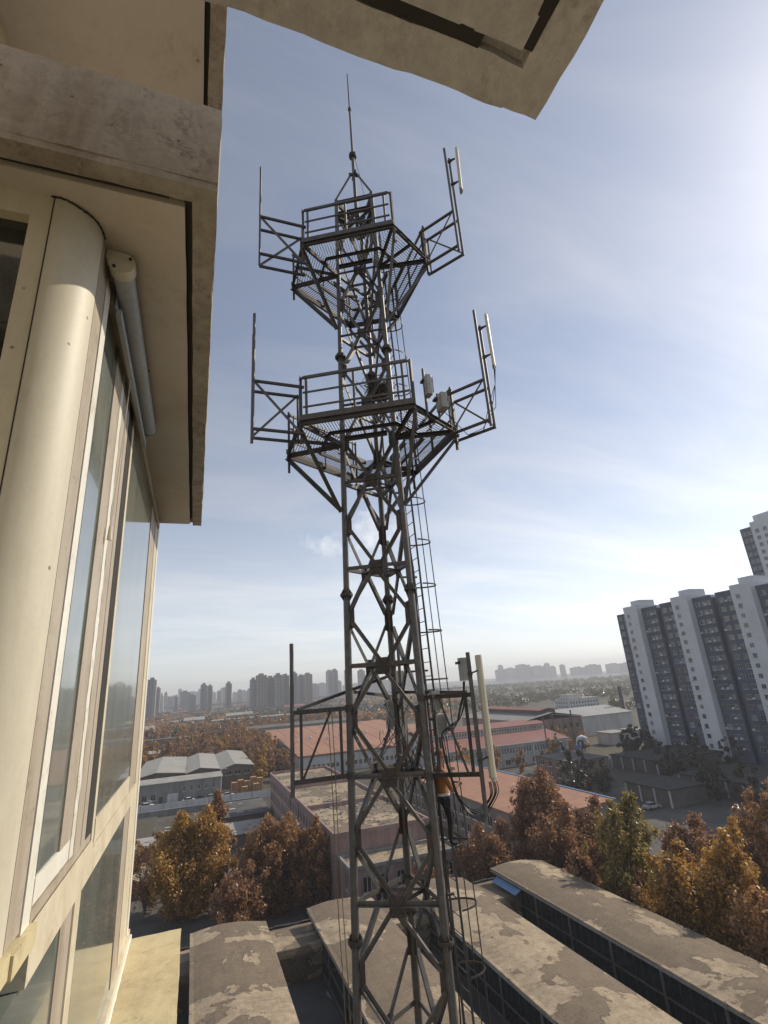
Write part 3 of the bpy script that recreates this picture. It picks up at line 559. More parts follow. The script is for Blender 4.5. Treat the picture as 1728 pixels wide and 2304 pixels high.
# platforms
def lines_in_quad(quad, e, step):
    """parallel lines running along unit vector e, clipped to a convex polygon"""
    nrm = Vector((-e.y, e.x, 0)); o = quad[0]; q = [((p - o).dot(e), (p - o).dot(nrm)) for p in quad]
    lo_, hi_ = min(v for _, v in q), max(v for _, v in q); v = lo_ + step / 2; res = []
    while v < hi_:
        us = []
        for k in range(len(q)):
            (u0, v0), (u1, v1) = q[k], q[(k + 1) % len(q)]
            if (v0 - v) * (v1 - v) < 0: us.append(u0 + (u1 - u0) * (v - v0) / (v1 - v0))
        if len(us) == 2: res.append((o + e * us[0] + nrm * v, o + e * us[1] + nrm * v))
        v += step
    return res
def platform(zp, rho, hw, strut_drop):
    V = []
    for a in ANG:
        d = dirv(a); pr = Vector((-d.y, d.x, 0)); V.append((AX + d * rho - pr * hw + Vector((0, 0, zp)), AX + d * rho + pr * hw + Vector((0, 0, zp))))
    order = (0, 1, 2)                        # legs at 180, -60, 60: counter-clockwise
    Z = Vector((0, 0, 1)); beams = MB(); cz = AX + Vector((0, 0, zp))
    shorts = [V[i] for i in order]; longs = [(V[order[k]][1], V[order[(k + 1) % 3]][0]) for k in range(3)]
    for a, b in shorts + longs: beams.channel(a, b, 0.06, 0.13, 0.01)
    for i in order:
        for p in V[i]: beams.channel(legp(i, zp), p, 0.06, 0.12, 0.01)
        m0 = legp(i, zp); beams.channel(m0, (V[i][0] + V[i][1]) / 2, 0.05, 0.08, 0.008)
    for a, b in longs:
        ia, ib = cz + (a - cz) * 0.62, cz + (b - cz) * 0.62; beams.channel(ia, ib, 0.05, 0.08, 0.008)
        ia, ib = cz + (a - cz) * 0.40, cz + (b - cz) * 0.40; beams.channel(ia, ib, 0.06, 0.12, 0.01)
    for a, b in shorts:
        ia, ib = cz + (a - cz) * 0.62, cz + (b - cz) * 0.62; beams.channel(ia, ib, 0.05, 0.08, 0.008)
    po = beams.build('platform', 'steel_dark', tower)
    gr = MB()
    for (a, b), par in [(s, True) for s in shorts] + [(l, False) for l in longs]:
        quad = [a, b, cz + (b - cz) * 0.42, cz + (a - cz) * 0.42]; e = (b - a).normalized()
        if not par: e = Vector((-e.y, e.x, 0))
        for p, q in lines_in_quad(quad, e, 0.068): gr.bar(p + Z * 0.07, q + Z * 0.07, 0.012, 0.012)
    gr.build('grating', 'steel_dark', po, kind='stuff')
    for a, b in longs:
        e = (b - a).normalized(); inn = -(((a + b) / 2 - cz).normalized()) * 0.03; a2, b2 = a + e * 0.16 + inn, b - e * 0.16 + inn; m = (a2 + b2) / 2
        for p in (a2, m, b2): MB().angle(p, p + Z * 1.2, 0.05, up=(inn.x, inn.y, 0)).build('railing_post', 'steel', po)
        MB().bar(a2 - e * 0.08 + Z * 1.2, b2 + e * 0.08 + Z * 1.2, 0.05, 0.07).build('top_rail', 'steel', po)
        for h in (0.42, 0.80): MB().bar(a2 - e * 0.1 + Z * h, b2 + e * 0.1 + Z * h, 0.03, 0.04).build('mid_rail', 'steel', po)
        MB().bar(a - e * 0.02 + Z * 0.13 - inn * 0.6, b + e * 0.02 + Z * 0.13 - inn * 0.6, 0.02, 0.13).build('toe_board', 'steel', po)
    for k, (a, b) in enumerate(shorts):
        e = (b - a).normalized(); pa, pb = a + e * 0.05, b - e * 0.05
        for p in (pa, pb): MB().angle(p - Z * 0.5, p + Z * 1.25, 0.06, up=(e.x, e.y, 0)).build('railing_post', 'steel_dark', po)
        la, lb = longs[(k - 1) % 3], longs[k]
        MB().bar(pa + Z * 1.15, la[1] - (la[1] - la[0]).normalized() * 0.1 + Z * 1.2, 0.04).build('corner_rail', 'steel', po)
        MB().bar(pb + Z * 1.15, lb[0] + (lb[1] - lb[0]).normalized() * 0.1 + Z * 1.2, 0.04).build('corner_rail', 'steel', po)
    for i in order:
        for p in V[i]: MB().angle(legp(i, zp - strut_drop, 0.05), p - Z * 0.07, 0.085, up=dirv(ANG[i])).build('strut', 'steel', po)
    return po, V
plat_lo, V_lo = platform(5.7, 2.0, 0.88, 1.75)
plat_up, V_up = platform(11.05, 1.84, 0.78, 1.85)
for x_, y_, h_ in ((4.66, 9.06, 1.15), (5.02, 9.17, 0.6)): MB().tube((x_, y_, 5.62), (x_, y_, 5.7 + h_), 0.03, n=10).build('equipment_post', 'steel', plat_lo, smooth=True)
def mount(starts, outv, length, zlo, zhi, pz0, pz1, rpole=0.034, name='antenna_mount'):
    """outrigger: two braced arms ending in two upright pipes"""
    outv = Vector(outv).normalized(); Z = Vector((0, 0, 1)); ends = []
    m = MB()
    for s0 in starts: m.tube(Vector((s0[0], s0[1], zlo)), Vector((s0[0], s0[1], zhi + 0.05)), 0.025, n=8)
    mo = m.build(name, 'steel_dark', tower)
    for k, s0 in enumerate(starts):
        s0 = Vector((s0[0], s0[1], 0)); e = s0 + outv * length; ends.append(e)
        for z in (zlo, zhi): MB().bar(s0 + Z * z - outv * 0.1, e + Z * z, 0.055).build('arm', 'steel_dark', mo)
        if k == 0: MB().angle(e + Z * zhi, s0 + Z * zlo, 0.045, up=outv.cross(Z)).build('arm_brace', 'steel', mo)
        else: MB().angle(e + Z * zlo, s0 + Z * zhi, 0.045, up=outv.cross(Z)).build('arm_brace', 'steel', mo)
        MB().tube(e + Z * (pz0 + 0.12 * k), e + Z * (pz1 - 0.25 * k), rpole, n=10).build('mast_pipe', 'steel', mo, smooth=True)
    return mo, ends
mount([(2.0, 10.16), (2.03, 10.60)], (-1, 0.0, 0), 1.05, 5.45, 6.66, 5.20, 8.50)
mount([(2.16, 10.27), (2.2, 10.68)], (-1, 0.0, 0), 1.10, 10.47, 11.70, 10.38, 13.45, 0.026)
_, e_lo = mount([(5.55, 9.62), (5.86, 9.92)], (0.55, -0.835, 0), 1.0, 5.55, 6.62, 5.40, 8.6)
_, e_up = mount([(5.45, 9.72), (5.72, 9.95)], (0.55, -0.835, 0), 1.0, 10.75, 11.95, 10.6, 14.3)
mount([(5.25, 12.62), (4.9, 12.95)], (0.5, 0.866, 0), 1.0, 5.5, 6.66, 5.3, 8.4)
mount([(5.15, 12.55), (4.8, 12.85)], (0.5, 0.866, 0), 1.0, 10.6, 11.8, 10.4, 13.6)
# low antenna brackets clamped to the legs
def low_mount(i, pole, z0, z1, p0, p1, over):
    Z = Vector((0, 0, 1)); pole = Vector((pole[0], pole[1], 0)); m = MB(); m.tube(pole + Z * p0, pole + Z * p1, 0.042, n=12); mo = m.build('antenna_mount', 'steel', tower, smooth=True)
    for z in (z0, z1):
        l = legp(i, z); l0 = Vector((l.x, l.y, 0)); MB().channel(l, pole + Z * z, 0.06, 0.085, 0.01).build('arm', 'steel_dark', mo)
        d = (l0 - pole).normalized(); MB().tube(l - Z * 0.07, l + Z * 0.07, lrad(z) + 0.016, n=14).build('clamp', 'steel_dark', mo)
    l = legp(i, z0); l0 = Vector((l.x, l.y, 0)); d = (l0 - pole); L = d.length; d.normalize()
    for q in (0.16, L - 0.2): MB().angle(pole + d * q + Z * z0, pole + d * q + Z * z1, 0.05).build('upright', 'steel_dark', mo)
    MB().angle(pole + d * (0.22) + Z * z0, pole + d * (L - 0.35) + Z * z1, 0.045, up=(0, 1, 0)).build('arm_brace', 'steel_dark', mo)
    MB().bar(pole + d * 0.12 + Z * (z1 + 0.05), over, 0.06).build('stay', 'steel_dark', mo)
    return mo
low_mount(0, (1.90, 11.0), -1.70, -0.43, -1.95, 0.93, legp(2, 0.2))
low_mount(1, (5.28, 9.62), -1.76, -0.32, -2.45, 0.5, legp(2, -0.2))
low_mount(2, (5.05, 12.95), -1.7, -0.4, -1.95, 0.9, legp(0, -0.1))

# ladder with safety cage on the right-hand face
def ladx(z): return 4.98 - 0.03 * z
LY0, LY1 = 10.80, 11.22
ld = MB()
for y in (LY0, LY1): ld.bar((ladx(-7.2), y, -7.2), (ladx(13), y, 13.0), 0.045, 0.012, up=(0, 1, 0))
ldo = ld.build('ladder', 'steel_dark', tower)
z = -7.1
while z < 12.9:
    MB().tube((ladx(z), LY0, z), (ladx(z), LY1, z), 0.010, n=6).build('rung', 'steel_dark', ldo); z += 0.3
z = -6.4; hoopz = []
while z < 12.5:
    pts = [(ladx(z) + 0.0 + 0.30 * 1.55 * math.sin(R(t)), (LY0 + LY1) / 2 - 0.30 * math.cos(R(t)), z) for t in range(0, 181, 12)]
    h = MB()
    for a, b in zip(pts, pts[1:]): h.bar(a, b, 0.008, 0.034)
    h.build('cage_hoop', 'steel_dark', ldo); z += 1.07
for t in (50, 90, 130):
    x = 0.465 * math.sin(R(t)); y = (LY0 + LY1) / 2 - 0.30 * math.cos(R(t))
    if t != 90: MB().bar((ladx(-6.4) + x, y, -6.4), (ladx(12.3) + x, y, 12.3), 0.022, 0.008, up=(0, 1, 0)).build('cage_strap', 'steel_dark', ldo)
z = -6.2
while z < 12.5:
    MB().bar((AX.x + 0.43, 11.0, z), (ladx(z), 11.0, z), 0.04).build('bracket', 'steel_dark', ldo); z += 2.14
lol = MB()
for y in (LY0, LY1): lol.bar((ladx(G), y, G), (ladx(-7.2), y, -7.21), 0.045, 0.012, up=(0, 1, 0))
zz = G + 0.5
while zz < -7.3: lol.tube((ladx(zz), LY0, zz), (ladx(zz), LY1, zz), 0.010, n=5); zz += 0.3
lol.build('ladder', 'steel_dark', tower)

# ------------------------------------------------------------------ equipment hung on the tower
def panel_antenna(c, d, z0, z1, label, w=0.25, t=0.11, tilt=0.0):
    """flat sector antenna on two brackets; d is the outward direction, c the pipe it is clamped to"""
    d = Vector((d[0], d[1], 0)).normalized(); s_ = Vector((-d.y, d.x, 0)); Z = Vector((0, 0, 1)); c = Vector((c[0], c[1], 0))
    p = thing('panel_antenna', (c.x + d.x * 0.2, c.y + d.y * 0.2, z0), label, 'antenna', 'sector antennas on the tower')
    bm = bmesh.new(); prof = [(-w / 2, 0), (w / 2, 0), (w / 2, t * 0.55), (w / 2 - 0.025, t * 0.85), (w / 2 - 0.07, t), (-w / 2 + 0.07, t), (-w / 2 + 0.025, t * 0.85), (-w / 2, t * 0.55)]
    b = MB(); n = len(prof)
    vs = [c + d * (0.16 + y + tilt * 0) + s_ * x + Z * z0 for x, y in prof] + [c + d * (0.16 + y + tilt) + s_ * x + Z * z1 for x, y in prof]
    b.add(vs, [(i, (i + 1) % n, n + (i + 1) % n, n + i) for i in range(n)] + [tuple(range(n - 1, -1, -1)), tuple(range(n, 2 * n))]); b.build('radome', 'antenna_cream', p)
    cap = MB(); cap.add([v + Z * 0.0 - Z * 0.03 for v in vs[:n]] + [v - Z * 0.002 for v in vs[:n]], [(i, (i + 1) % n, n + (i + 1) % n, n + i) for i in range(n)] + [tuple(range(n - 1, -1, -1)), tuple(range(n, 2 * n))]); cap.build('end_cap', 'equipment_grey', p)
    for z in (z0 + 0.3, z1 - 0.35):
        k = MB(); k.bar(c + Z * z - s_ * 0.06, c + Z * z + s_ * 0.06, 0.12, 0.05, up=d); k.bar(c + Z * z + s_ * 0.03, c + d * 0.17 + Z * (z + 0.05), 0.03); k.bar(c + Z * z - s_ * 0.03, c + d * 0.17 + Z * (z + 0.05), 0.03); k.tube(c + Z * (z - 0.03), c + Z * (z + 0.03), 0.055, n=10); k.build('bracket', 'steel_dark', p)
    for q in range(4):
        x = -w * 0.3 + w * 0.2 * q; o = c + d * 0.2 + s_ * x; MB().tube(o + Z * (z0 - 0.08), o + Z * (z0 - 0.028), 0.014, n=8).build('connector', 'equipment_grey', p)
    return c + d * 0.2
low_a = panel_antenna((5.28, 9.62), (1.0, -0.35), -1.82, 0.43, 'long cream panel antenna beside the orange roof at the tower right side')
panel_antenna((e_lo[1].x, e_lo[1].y), (0.8, -0.55), 7.2, 8.7, 'slim cream panel antenna on the outermost pipe right of the lower platform', 0.16, 0.08)
panel_antenna((e_up[1].x, e_up[1].y), (0.8, -0.55), 13.0, 14.55, 'cream panel antenna on the highest pipe right of the upper platform', 0.2, 0.09, 0.05)
panel_antenna((5.05, 12.95), (0.25, 0.97), -1.75, 0.3, 'cream panel antenna seen through the lattice behind the back leg')
def box_unit(c, d, w, dp, z0, z1, label, cat='radio unit'):
    d = Vector((d[0], d[1], 0)).normalized(); s_ = Vector((-d.y, d.x, 0)); Z = Vector((0, 0, 1)); c = Vector((c[0], c[1], 0))
    p = thing('radio_unit', (c.x, c.y, z0), label, cat, 'radio units clamped to the tower'); zm = (z0 + z1) / 2
    MB().profile(c + Z * z0, c + Z * z1, [(-w / 2 + 0.02, -dp / 2), (w / 2 - 0.02, -dp / 2), (w / 2, -dp / 2 + 0.02), (w / 2, dp / 2 - 0.02), (w / 2 - 0.02, dp / 2), (-w / 2 + 0.02, dp / 2), (-w / 2, dp / 2 - 0.02), (-w / 2, -dp / 2 + 0.02)]).build('housing', 'equipment_grey', p)
    f_ = MB()
    for k in range(7):
        x = -w / 2 + w * (k + 0.5) / 7; f_.box(c.x + x - 0.006, c.x + x + 0.006, c.y - dp / 2 - 0.03, c.y - dp / 2, z0 + 0.05, z1 - 0.05)
    f_.build('cooling_fins', 'equipment_grey', p)
    MB().box(c.x - w / 2 - 0.01, c.x + w / 2 + 0.01, c.y - 0.02, c.y + dp / 2 + 0.06, z1 - 0.12, z1 - 0.07).build('bracket', 'steel_dark', p)
    return p
box_unit((4.72, 9.02), (0.5, -0.8), 0.22, 0.14, 6.12, 6.62, 'upright grey radio unit at the corner rail of the lower platform')
box_unit((5.05, 9.05), (0.5, -0.8), 0.30, 0.16, 5.82, 6.20, 'pale square radio unit tilted on the right rail of the lower platform')
box_unit((4.72, 10.22), (0.5, -0.8), 0.20, 0.16, -0.62, -0.22, 'upper grey radio unit strapped right of the front leg')
box_unit((4.76, 10.2), (0.5, -0.8), 0.26, 0.20, -1.08, -0.66, 'lower larger grey radio unit strapped right of the front leg')
box_unit((5.20, 9.72), (0.5, -0.8), 0.20, 0.15, -0.05, 0.40, 'grey radio unit above the right arm of the low antenna bracket')
box_unit((4.15, 11.45), (0.5, -0.8), 0.16, 0.14, -0.95, -0.35, 'slim grey radio unit inside the lattice by the back leg')
# cables
rnd = random.Random(5)
cab = MB()
for k in range(14):
    x0, y0 = 4.60 + 0.035 * (k % 5), 10.62 + 0.05 * (k // 5) + 0.03 * (k % 3); pts = []
    for q in range(36):
        z = -7.2 + q * 0.36; pts.append((x0 - 0.02 * z + 0.02 * math.sin(q * 0.9 + k), y0 + 0.02 * math.sin(q * 0.7 + 2 * k), z))
        if z > 5.5 - k * 0.6: break
    cab.path(pts, 0.011 + 0.003 * (k % 2), 5)
cab = cab.build('feeder_cables', 'cable_black', None, smooth=True); tag(cab, 'bundle of black feeder cables running up beside the cage ladder', 'cable')
lp = MB()
for k in range(7):
    st = Vector((low_a.x - 0.09 + 0.028 * k, low_a.y + 0.012 * (k % 3), -1.9)); en = Vector((4.62, 10.2, -0.75 - 0.05 * k)); sp = 0.035 * (k - 3)
    p3 = [st, st + Vector((0.0, 0.0, -0.22)), st + Vector((-0.10 - 0.03 * k, 0.06, -0.46 - sp)), st + Vector((-0.30, 0.16, -0.56 - sp)), st + Vector((-0.52 - sp * 0.4, 0.28, -0.40 - sp)), st + Vector((-0.66 - sp, 0.36, -0.02)), st + Vector((-0.75 - sp, 0.42, 0.45)), st + Vector((-0.76 - sp * 0.8, 0.45, 0.84)), st + Vector((-0.60, 0.42, 1.00 + sp * 0.6)), st + Vector((-0.40, 0.36, 1.10 + sp)), st + Vector((-0.30, 0.3, 1.35)), Vector((5.14 + 0.01 * k, 9.76, -0.3)), Vector((5.16 + 0.01 * k, 9.73, -0.06))]
    if k > 4: p3 = p3[:6] + [en + Vector((0.2, 0.02, 0.0)), en]
    cur = []
    for q in range(len(p3) - 1):
        a, b, c_, d_ = p3[max(q - 1, 0)], p3[q], p3[q + 1], p3[min(q + 2, len(p3) - 1)]
        for tt in range(5):
            u = tt / 5; cur.append(0.5 * ((2 * b) + (c_ - a) * u + (2 * a - 5 * b + 4 * c_ - d_) * u * u + (3 * b - a - 3 * c_ + d_) * u ** 3))
    cur.append(p3[-1]); lp.path(cur, 0.0085, 6)
tag(lp.build('jumper_cables', 'cable_black', None, smooth=True), 'thick loop of black cables hanging below the long cream antenna', 'cable')
tg = MB()
for k in range(44):
    a = Vector((4.0 + rnd.uniform(-0.1, 0.5), 10.9 + rnd.uniform(-0.4, 0.4), rnd.uniform(-1.9, -0.4))); b = a + Vector((rnd.uniform(-0.4, 0.4), rnd.uniform(-0.3, 0.3), rnd.uniform(-0.7, 0.5))); mid = (a + b) / 2 + Vector((rnd.uniform(-0.2, 0.2), rnd.uniform(-0.2, 0.2), -rnd.uniform(0.1, 0.4)))
    tg.path([a * (1 - u) ** 2 + mid * 2 * u * (1 - u) + b * u * u for u in [q / 9 for q in range(10)]], 0.008, 5)
tag(tg.build('tangled_cables', 'cable_black', None, smooth=True), 'tangle of black jumper cables inside the lattice at the low brackets', 'cable')
pc = MB()
for k in range(3):
    e = e_lo[1]; pc.path([(e.x + 0.16 + 0.02 * k, e.y - 0.1, 7.15), (e.x + 0.14, e.y - 0.08, 6.7), (e.x + 0.1 * (1 - k), e.y - 0.02, 6.1), (e.x - 0.2, e.y + 0.2, 5.6 - 0.05 * k), (e.x - 0.45, e.y + 0.5, 5.55), (5.2, 9.2, 5.85)], 0.009, 5)
tag(pc.build('antenna_cables', 'cable_black', None, smooth=True), 'thin black cables drooping from the antenna right of the lower platform', 'cable')
for k, (x, lab) in enumerate(((2.62, 'slack brown hoisting rope hanging from the left low bracket, nearer the pole'), (2.70, 'slack brown hoisting rope hanging from the left low bracket, nearer the leg'))):
    rp_ = MB(); rp_.path([(x + 0.02 * q + 0.012 * math.sin(q * 1.3 + k), 10.96 - 0.03 * q, -0.42 - 0.9 * q) for q in range(16)], 0.009, 5)
    tag(rp_.build('hoisting_rope', 'rope', None, smooth=True), lab, 'rope')
# a bird's nest of twigs wedged in the lattice
ns = MB(); nc = Vector((4.25, 10.95, 7.35))
for k in range(420):
    p = nc + Vector((rnd.gauss(0, 0.17), rnd.gauss(0, 0.17), rnd.gauss(0, 0.17))); d = Vector((rnd.uniform(-1, 1), rnd.uniform(-1, 1), rnd.uniform(-0.6, 0.6))).normalized() * rnd.uniform(0.1, 0.26)
    ns.path([p - d, p + Vector((rnd.uniform(-0.03, 0.03), 0, rnd.uniform(-0.03, 0.03))), p + d], 0.006, 3)
tag(ns.build('bird_nest', 'twig', None), 'dark bird nest of twigs wedged in the lattice above the lower platform', 'nest')
# ================================================================== climber on the ladder
def climber():
    t = thing('person', (4.96, 10.80, -3.16), 'climber in orange jacket and black trousers standing on the cage ladder behind the right leg', 'person')
    S = 0.98
    J = dict(pelvis=(0, 0, .92, .15), waist=(-.02, 0, 1.05, .135), chest=(-.04, 0, 1.27, .155), neck0=(-.01, 0, 1.46, .07), neck=(.01, 0, 1.53, .058), head=(.04, 0, 1.64, .098), crown=(.035, 0, 1.73, .085))
    V, E, RAD, idx = [], [], [], {}
    def add(k, p):
        idx[k] = len(V); V.append((p[0] * S, p[1] * S, p[2] * S)); RAD.append(p[3] * S)
    for k, p in J.items(): add(k, p)
    for a, b in (('pelvis', 'waist'), ('waist', 'chest'), ('chest', 'neck0'), ('neck0', 'neck'), ('neck', 'head'), ('head', 'crown')): E.append((idx[a], idx[b]))
    add('nose', (.150, 0, 1.635, .016)); E.append((idx['head'], idx['nose']))
    def chain(base, pts, pre):
        last = base
        for k, p in enumerate(pts): add(pre + str(k), p); E.append((idx[last], idx[pre + str(k)])); last = pre + str(k)
        return last
    for sgn, arm, leg in ((1, [(-.02, .19, 1.40, .075), (.08, .27, 1.22, .062), (.20, .25, 1.10, .052), (.28, .20, 1.22, .045), (.33, .17, 1.32, .034), (.355, .165, 1.37, .036)],
                              [(.02, .11, .86, .10), (.14, .13, .66, .085), (.24, .12, .52, .072), (.20, .12, .32, .058), (.13, .11, .14, .045), (.17, .11, .10, .045), (.27, .11, .08, .038)]),
                         (-1, [(-.02, -.19, 1.40, .075), (.02, -.28, 1.22, .062), (.10, -.27, 1.03, .052), (.20, -.22, 1.06, .045), (.28, -.18, 1.10, .034), (.325, -.17, 1.13, .036)],
                              [(.01, -.10, .86, .10), (.04, -.11, .66, .085), (.08, -.11, .48, .07), (.06, -.11, .28, .056), (.04, -.11, .09, .045), (.09, -.11, .045, .045), (.20, -.11, .035, .038)])):
        palm = chain('chest', arm, 'a%d' % sgn); chain('pelvis', leg, 'l%d' % sgn)
        px, py, pz, _ = arm[-1]
        for f, (dy, L) in enumerate(((-.030, .052), (-.010, .060), (.010, .057), (.028, .046))):
            chain(palm, [(px + .035, py + dy, pz + .030, .0100), (px + .062, py + dy, pz + .010 , .0092), (px + .050, py + dy, pz - .020 - L * .2, .0085)], 'f%d_%d_' % (sgn, f))
        chain(palm, [(px - .005, py - .04 * sgn, pz - .005, .011), (px + .03, py - .055 * sgn, pz - .015, .0095)], 't%d_' % sgn)
    me = bpy.data.meshes.new('body_cage'); me.from_pydata(V, E, []); ob = bpy.data.objects.new('body_cage', me); COL.objects.link(ob)
    sk = ob.modifiers.new('skin', 'SKIN'); sk.use_smooth_shade = True
    lay = me.skin_vertices[0].data if me.skin_vertices else None
    if lay is None:
        bpy.context.view_layer.objects.active = ob; ob.select_set(True); lay = ob.data.skin_vertices[0].data
    for i, r in enumerate(RAD): lay[i].radius = (r, r * (1.0 if i not in (1, 2, 0) else 1.0)); lay[i].use_root = (i == 0)
    ss = ob.modifiers.new('sub', 'SUBSURF'); ss.levels = 2; ss.render_levels = 2
    dg = bpy.context.evaluated_depsgraph_get(); nm = bpy.data.meshes.new_from_object(ob.evaluated_get(dg)); nm.name = 'body'
    bpy.data.objects.remove(ob)
    for m in ('skin', 'jacket_orange', 'trousers_black'): nm.materials.append(M[m])
    wr = [Vector(V[idx['a%d5' % s]]) for s in (1, -1)]
    for p in nm.polygons:
        c = p.center; k = 1
        if c.z < 0.93 * S: k = 2
        if c.z > 1.50 * S and abs(c.y) < 0.13: k = 0
        if min((c - w).length for w in wr) < 0.085 * S: k = 0
        p.material_index = k; p.use_smooth = True
    link('body', nm, t)
    h = MB(); o = Vector(t.location) + Vector((.035 * S, 0, 1.70 * S)); hv, hf = [], []
    rings, seg = 6, 16
    for a in range(rings + 1):
        th = R(95) * a / rings
        for k in range(seg):
            ph = 2 * math.pi * k / seg; rr = 0.128 * S * (1.0 if a < rings else 1.22); hv.append(o + Vector((rr * math.sin(th) * math.cos(ph) * (1.12 if math.cos(ph) > 0 else 1.0), rr * math.sin(th) * math.sin(ph), 0.115 * S * math.cos(th))))
    for a in range(rings):
        for k in range(seg): hf.append((a * seg + k, a * seg + (k + 1) % seg, (a + 1) * seg + (k + 1) % seg, (a + 1) * seg + k))
    h.add(hv, hf); h.build('hood', 'jacket_orange', t, smooth=True)
    b = MB(); o = Vector(t.location)
    for k in range(20):
        a0, a1 = 2 * math.pi * k / 20, 2 * math.pi * (k + 1) / 20; f = lambda a: o + Vector((math.cos(a) * 0.165 * S - 0.01, math.sin(a) * 0.172 * S, 0.95 * S)); b.bar(f(a0), f(a1), 0.012, 0.045)
    bo = b.build('harness_belt', 'strap_white', t)
    MB().box(o.x - 0.08, o.x + 0.05, o.y - 0.24, o.y - 0.155, o.z + 0.72, o.z + 0.88).build('tool_pouch', 'trousers_black', bo)
climber()

# ================================================================== windows and blocks
WC = {}
def window_mesh(w, h, frame='white_frame', pane='pane_grey', bars=1, sill=True):
    k = (round(w, 2), round(h, 2), frame, pane, bars, sill)
    if k in WC: return WC[k]
    b = MB(); t_ = 0.06
    b.add([(-w / 2, 0, 0), (w / 2, 0, 0), (w / 2, 0, h), (-w / 2, 0, h)], [(0, 1, 2, 3)]); npane = 1
    for x0, x1, z0, z1 in [(-w / 2, w / 2, 0, t_), (-w / 2, w / 2, h - t_, h), (-w / 2, -w / 2 + t_, t_, h - t_), (w / 2 - t_, w / 2, t_, h - t_)] + [(-w / 2 + w * (i + 1) / (bars + 1) - t_ / 2, -w / 2 + w * (i + 1) / (bars + 1) + t_ / 2, t_, h - t_) for i in range(bars)]:
        b.box(x0, x1, -0.05, -0.002, z0, z1)
    if sill: b.box(-w / 2 - 0.1, w / 2 + 0.1, -0.28, -0.051, -0.1, -0.004)
    me = bpy.data.meshes.new('window'); me.from_pydata(b.v, [], b.f); me.materials.append(M[pane]); me.materials.append(M[frame])
    for i, p in enumerate(me.polygons): p.material_index = 0 if i < npane else 1
    WC[k] = me; return me
def put_windows(root, face, plane, base, holes, depth, **kw):
    for (u0, u1, v0, v1) in holes:
        me = window_mesh(u1 - u0, v1 - v0, **kw); c = (u0 + u1) / 2
        p = (c, plane + depth, v0) if face == 'S' else (plane + depth, c, v0)
        link('window', me, root, Vector(p) - wloc(root), 0 if face == 'S' else R(-90))
def grid(u0, u1, n, w, rows):
    """n openings of width w spread over u0..u1 for every (v0, v1) row"""
    st = (u1 - u0) / n
    return [(u0 + st * (i + 0.5) - w / 2, u0 + st * (i + 0.5) + w / 2, a, b) for a, b in rows for i in range(n)]
def block(root, x0, x1, y0, y1, z0, z1, mat, hw=(), hs=(), depth=0.2, name='wall', **kw):
    """four walls; openings on the west (x0) and south (y0) faces are given as (u0,u1,v0,v1) in world units"""
    b = MB(); W_, D_, H_ = x1 - x0, y1 - y0, z1 - z0
    b.wall((x0, y0, z0), (1, 0, 0), (0, 0, 1), (0, -1, 0), W_, H_, [(a - x0, b_ - x0, c - z0, d - z0) for a, b_, c, d in hs], depth)
    b.wall((x0, y0, z0), (0, 1, 0), (0, 0, 1), (-1, 0, 0), D_, H_, [(a - y0, b_ - y0, c - z0, d - z0) for a, b_, c, d in hw], depth)
    b.wall((x1, y0, z0), (0, 1, 0), (0, 0, 1), (1, 0, 0), D_, H_, []); b.wall((x0, y1, z0), (1, 0, 0), (0, 0, 1), (0, 1, 0), W_, H_, [])
    o = b.build(name, mat, root, recalc=False)
    put_windows(root, 'S', y0, z0, hs, depth - 0.05, **kw); put_windows(root, 'W', x0, z0, hw, depth - 0.05, **kw)
    return o
def roof_flat(root, x0, x1, y0, y1, z, mat, over=0.0, th=0.25, name='roof'): return MB().box(x0 - over, x1 + over, y0 - over, y1 + over, z, z + th).build(name, mat, root)
def parapet(root, x0, x1, y0, y1, z, h, mat, t=0.25):
    b = MB(); b.box(x0, x1, y0, y0 + t, z, z + h); b.box(x0, x1, y1 - t, y1, z, z + h); b.box(x0, x0 + t, y0 + t, y1 - t, z, z + h); b.box(x1 - t, x1, y0 + t, y1 - t, z, z + h); return b.build('parapet', mat, root)
def gable(root, x0, x1, y0, y1, z0, z1, mat, axis, over=0.5, th=0.18, name='roof'):
    """pitched roof sheet, ridge along axis 0 or 1"""
    b = MB()
    if axis == 1:
        m = (x0 + x1) / 2; b.prism([(x0 - over, z0), (m, z1), (x1 + over, z0), (x1 + over, z0 + th), (m, z1 + th), (x0 - over, z0 + th)], 1, y0 - over, y1 + over)
    else:
        m = (y0 + y1) / 2; b.prism([(y0 - over, z0), (m, z1), (y1 + over, z0), (y1 + over, z0 + th), (m, z1 + th), (y0 - over, z0 + th)], 0, x0 - over, x1 + over)
    return b.build(name, mat, root)

# ------------------------------------------------------------------ factory with arched roof monitors under the tower
fac = thing('factory_hall', (20, 45, G), 'old factory hall with four long arched roof monitors and peeling felt below the tower', 'factory')
FX0, FX1, FY0, FY1, ZL = -14.0, 48.5, 20.0, 70.6, -28.3
MB().box(FX0, FX1, FY0, FY1, G, ZL - 0.02).build('wall', 'concrete', fac)
MB().rough(FX0 - 0.3, FX1 + 0.3, FY0 - 0.3, 64.6, ZL - 0.2, ZL, 1.6, 0.05, 0.4, 3).build('valley_roof', 'asphalt', fac)
er = MB(); er.prism([(64.6, ZL - 0.2), (71.2, -25.95), (71.2, -25.7), (64.6, -25.4), (64.4, -26.0)], 0, FX0, FX1 + 0.2); er.build('end_roof', 'felt_roof', fac)
rl = MB()
for k in range(60):
    x = FX0 + (FX1 - FX0) * k / 60; dz = 0.05 * math.sin(k * 1.7); rl.box(x, x + (FX1 - FX0) / 60 - 0.02, 70.9 + 0.04 * math.sin(k * 2.3), 71.3, -25.75 + dz, -25.50 + dz)
rl.build('end_kerb', 'dark_gap', fac)
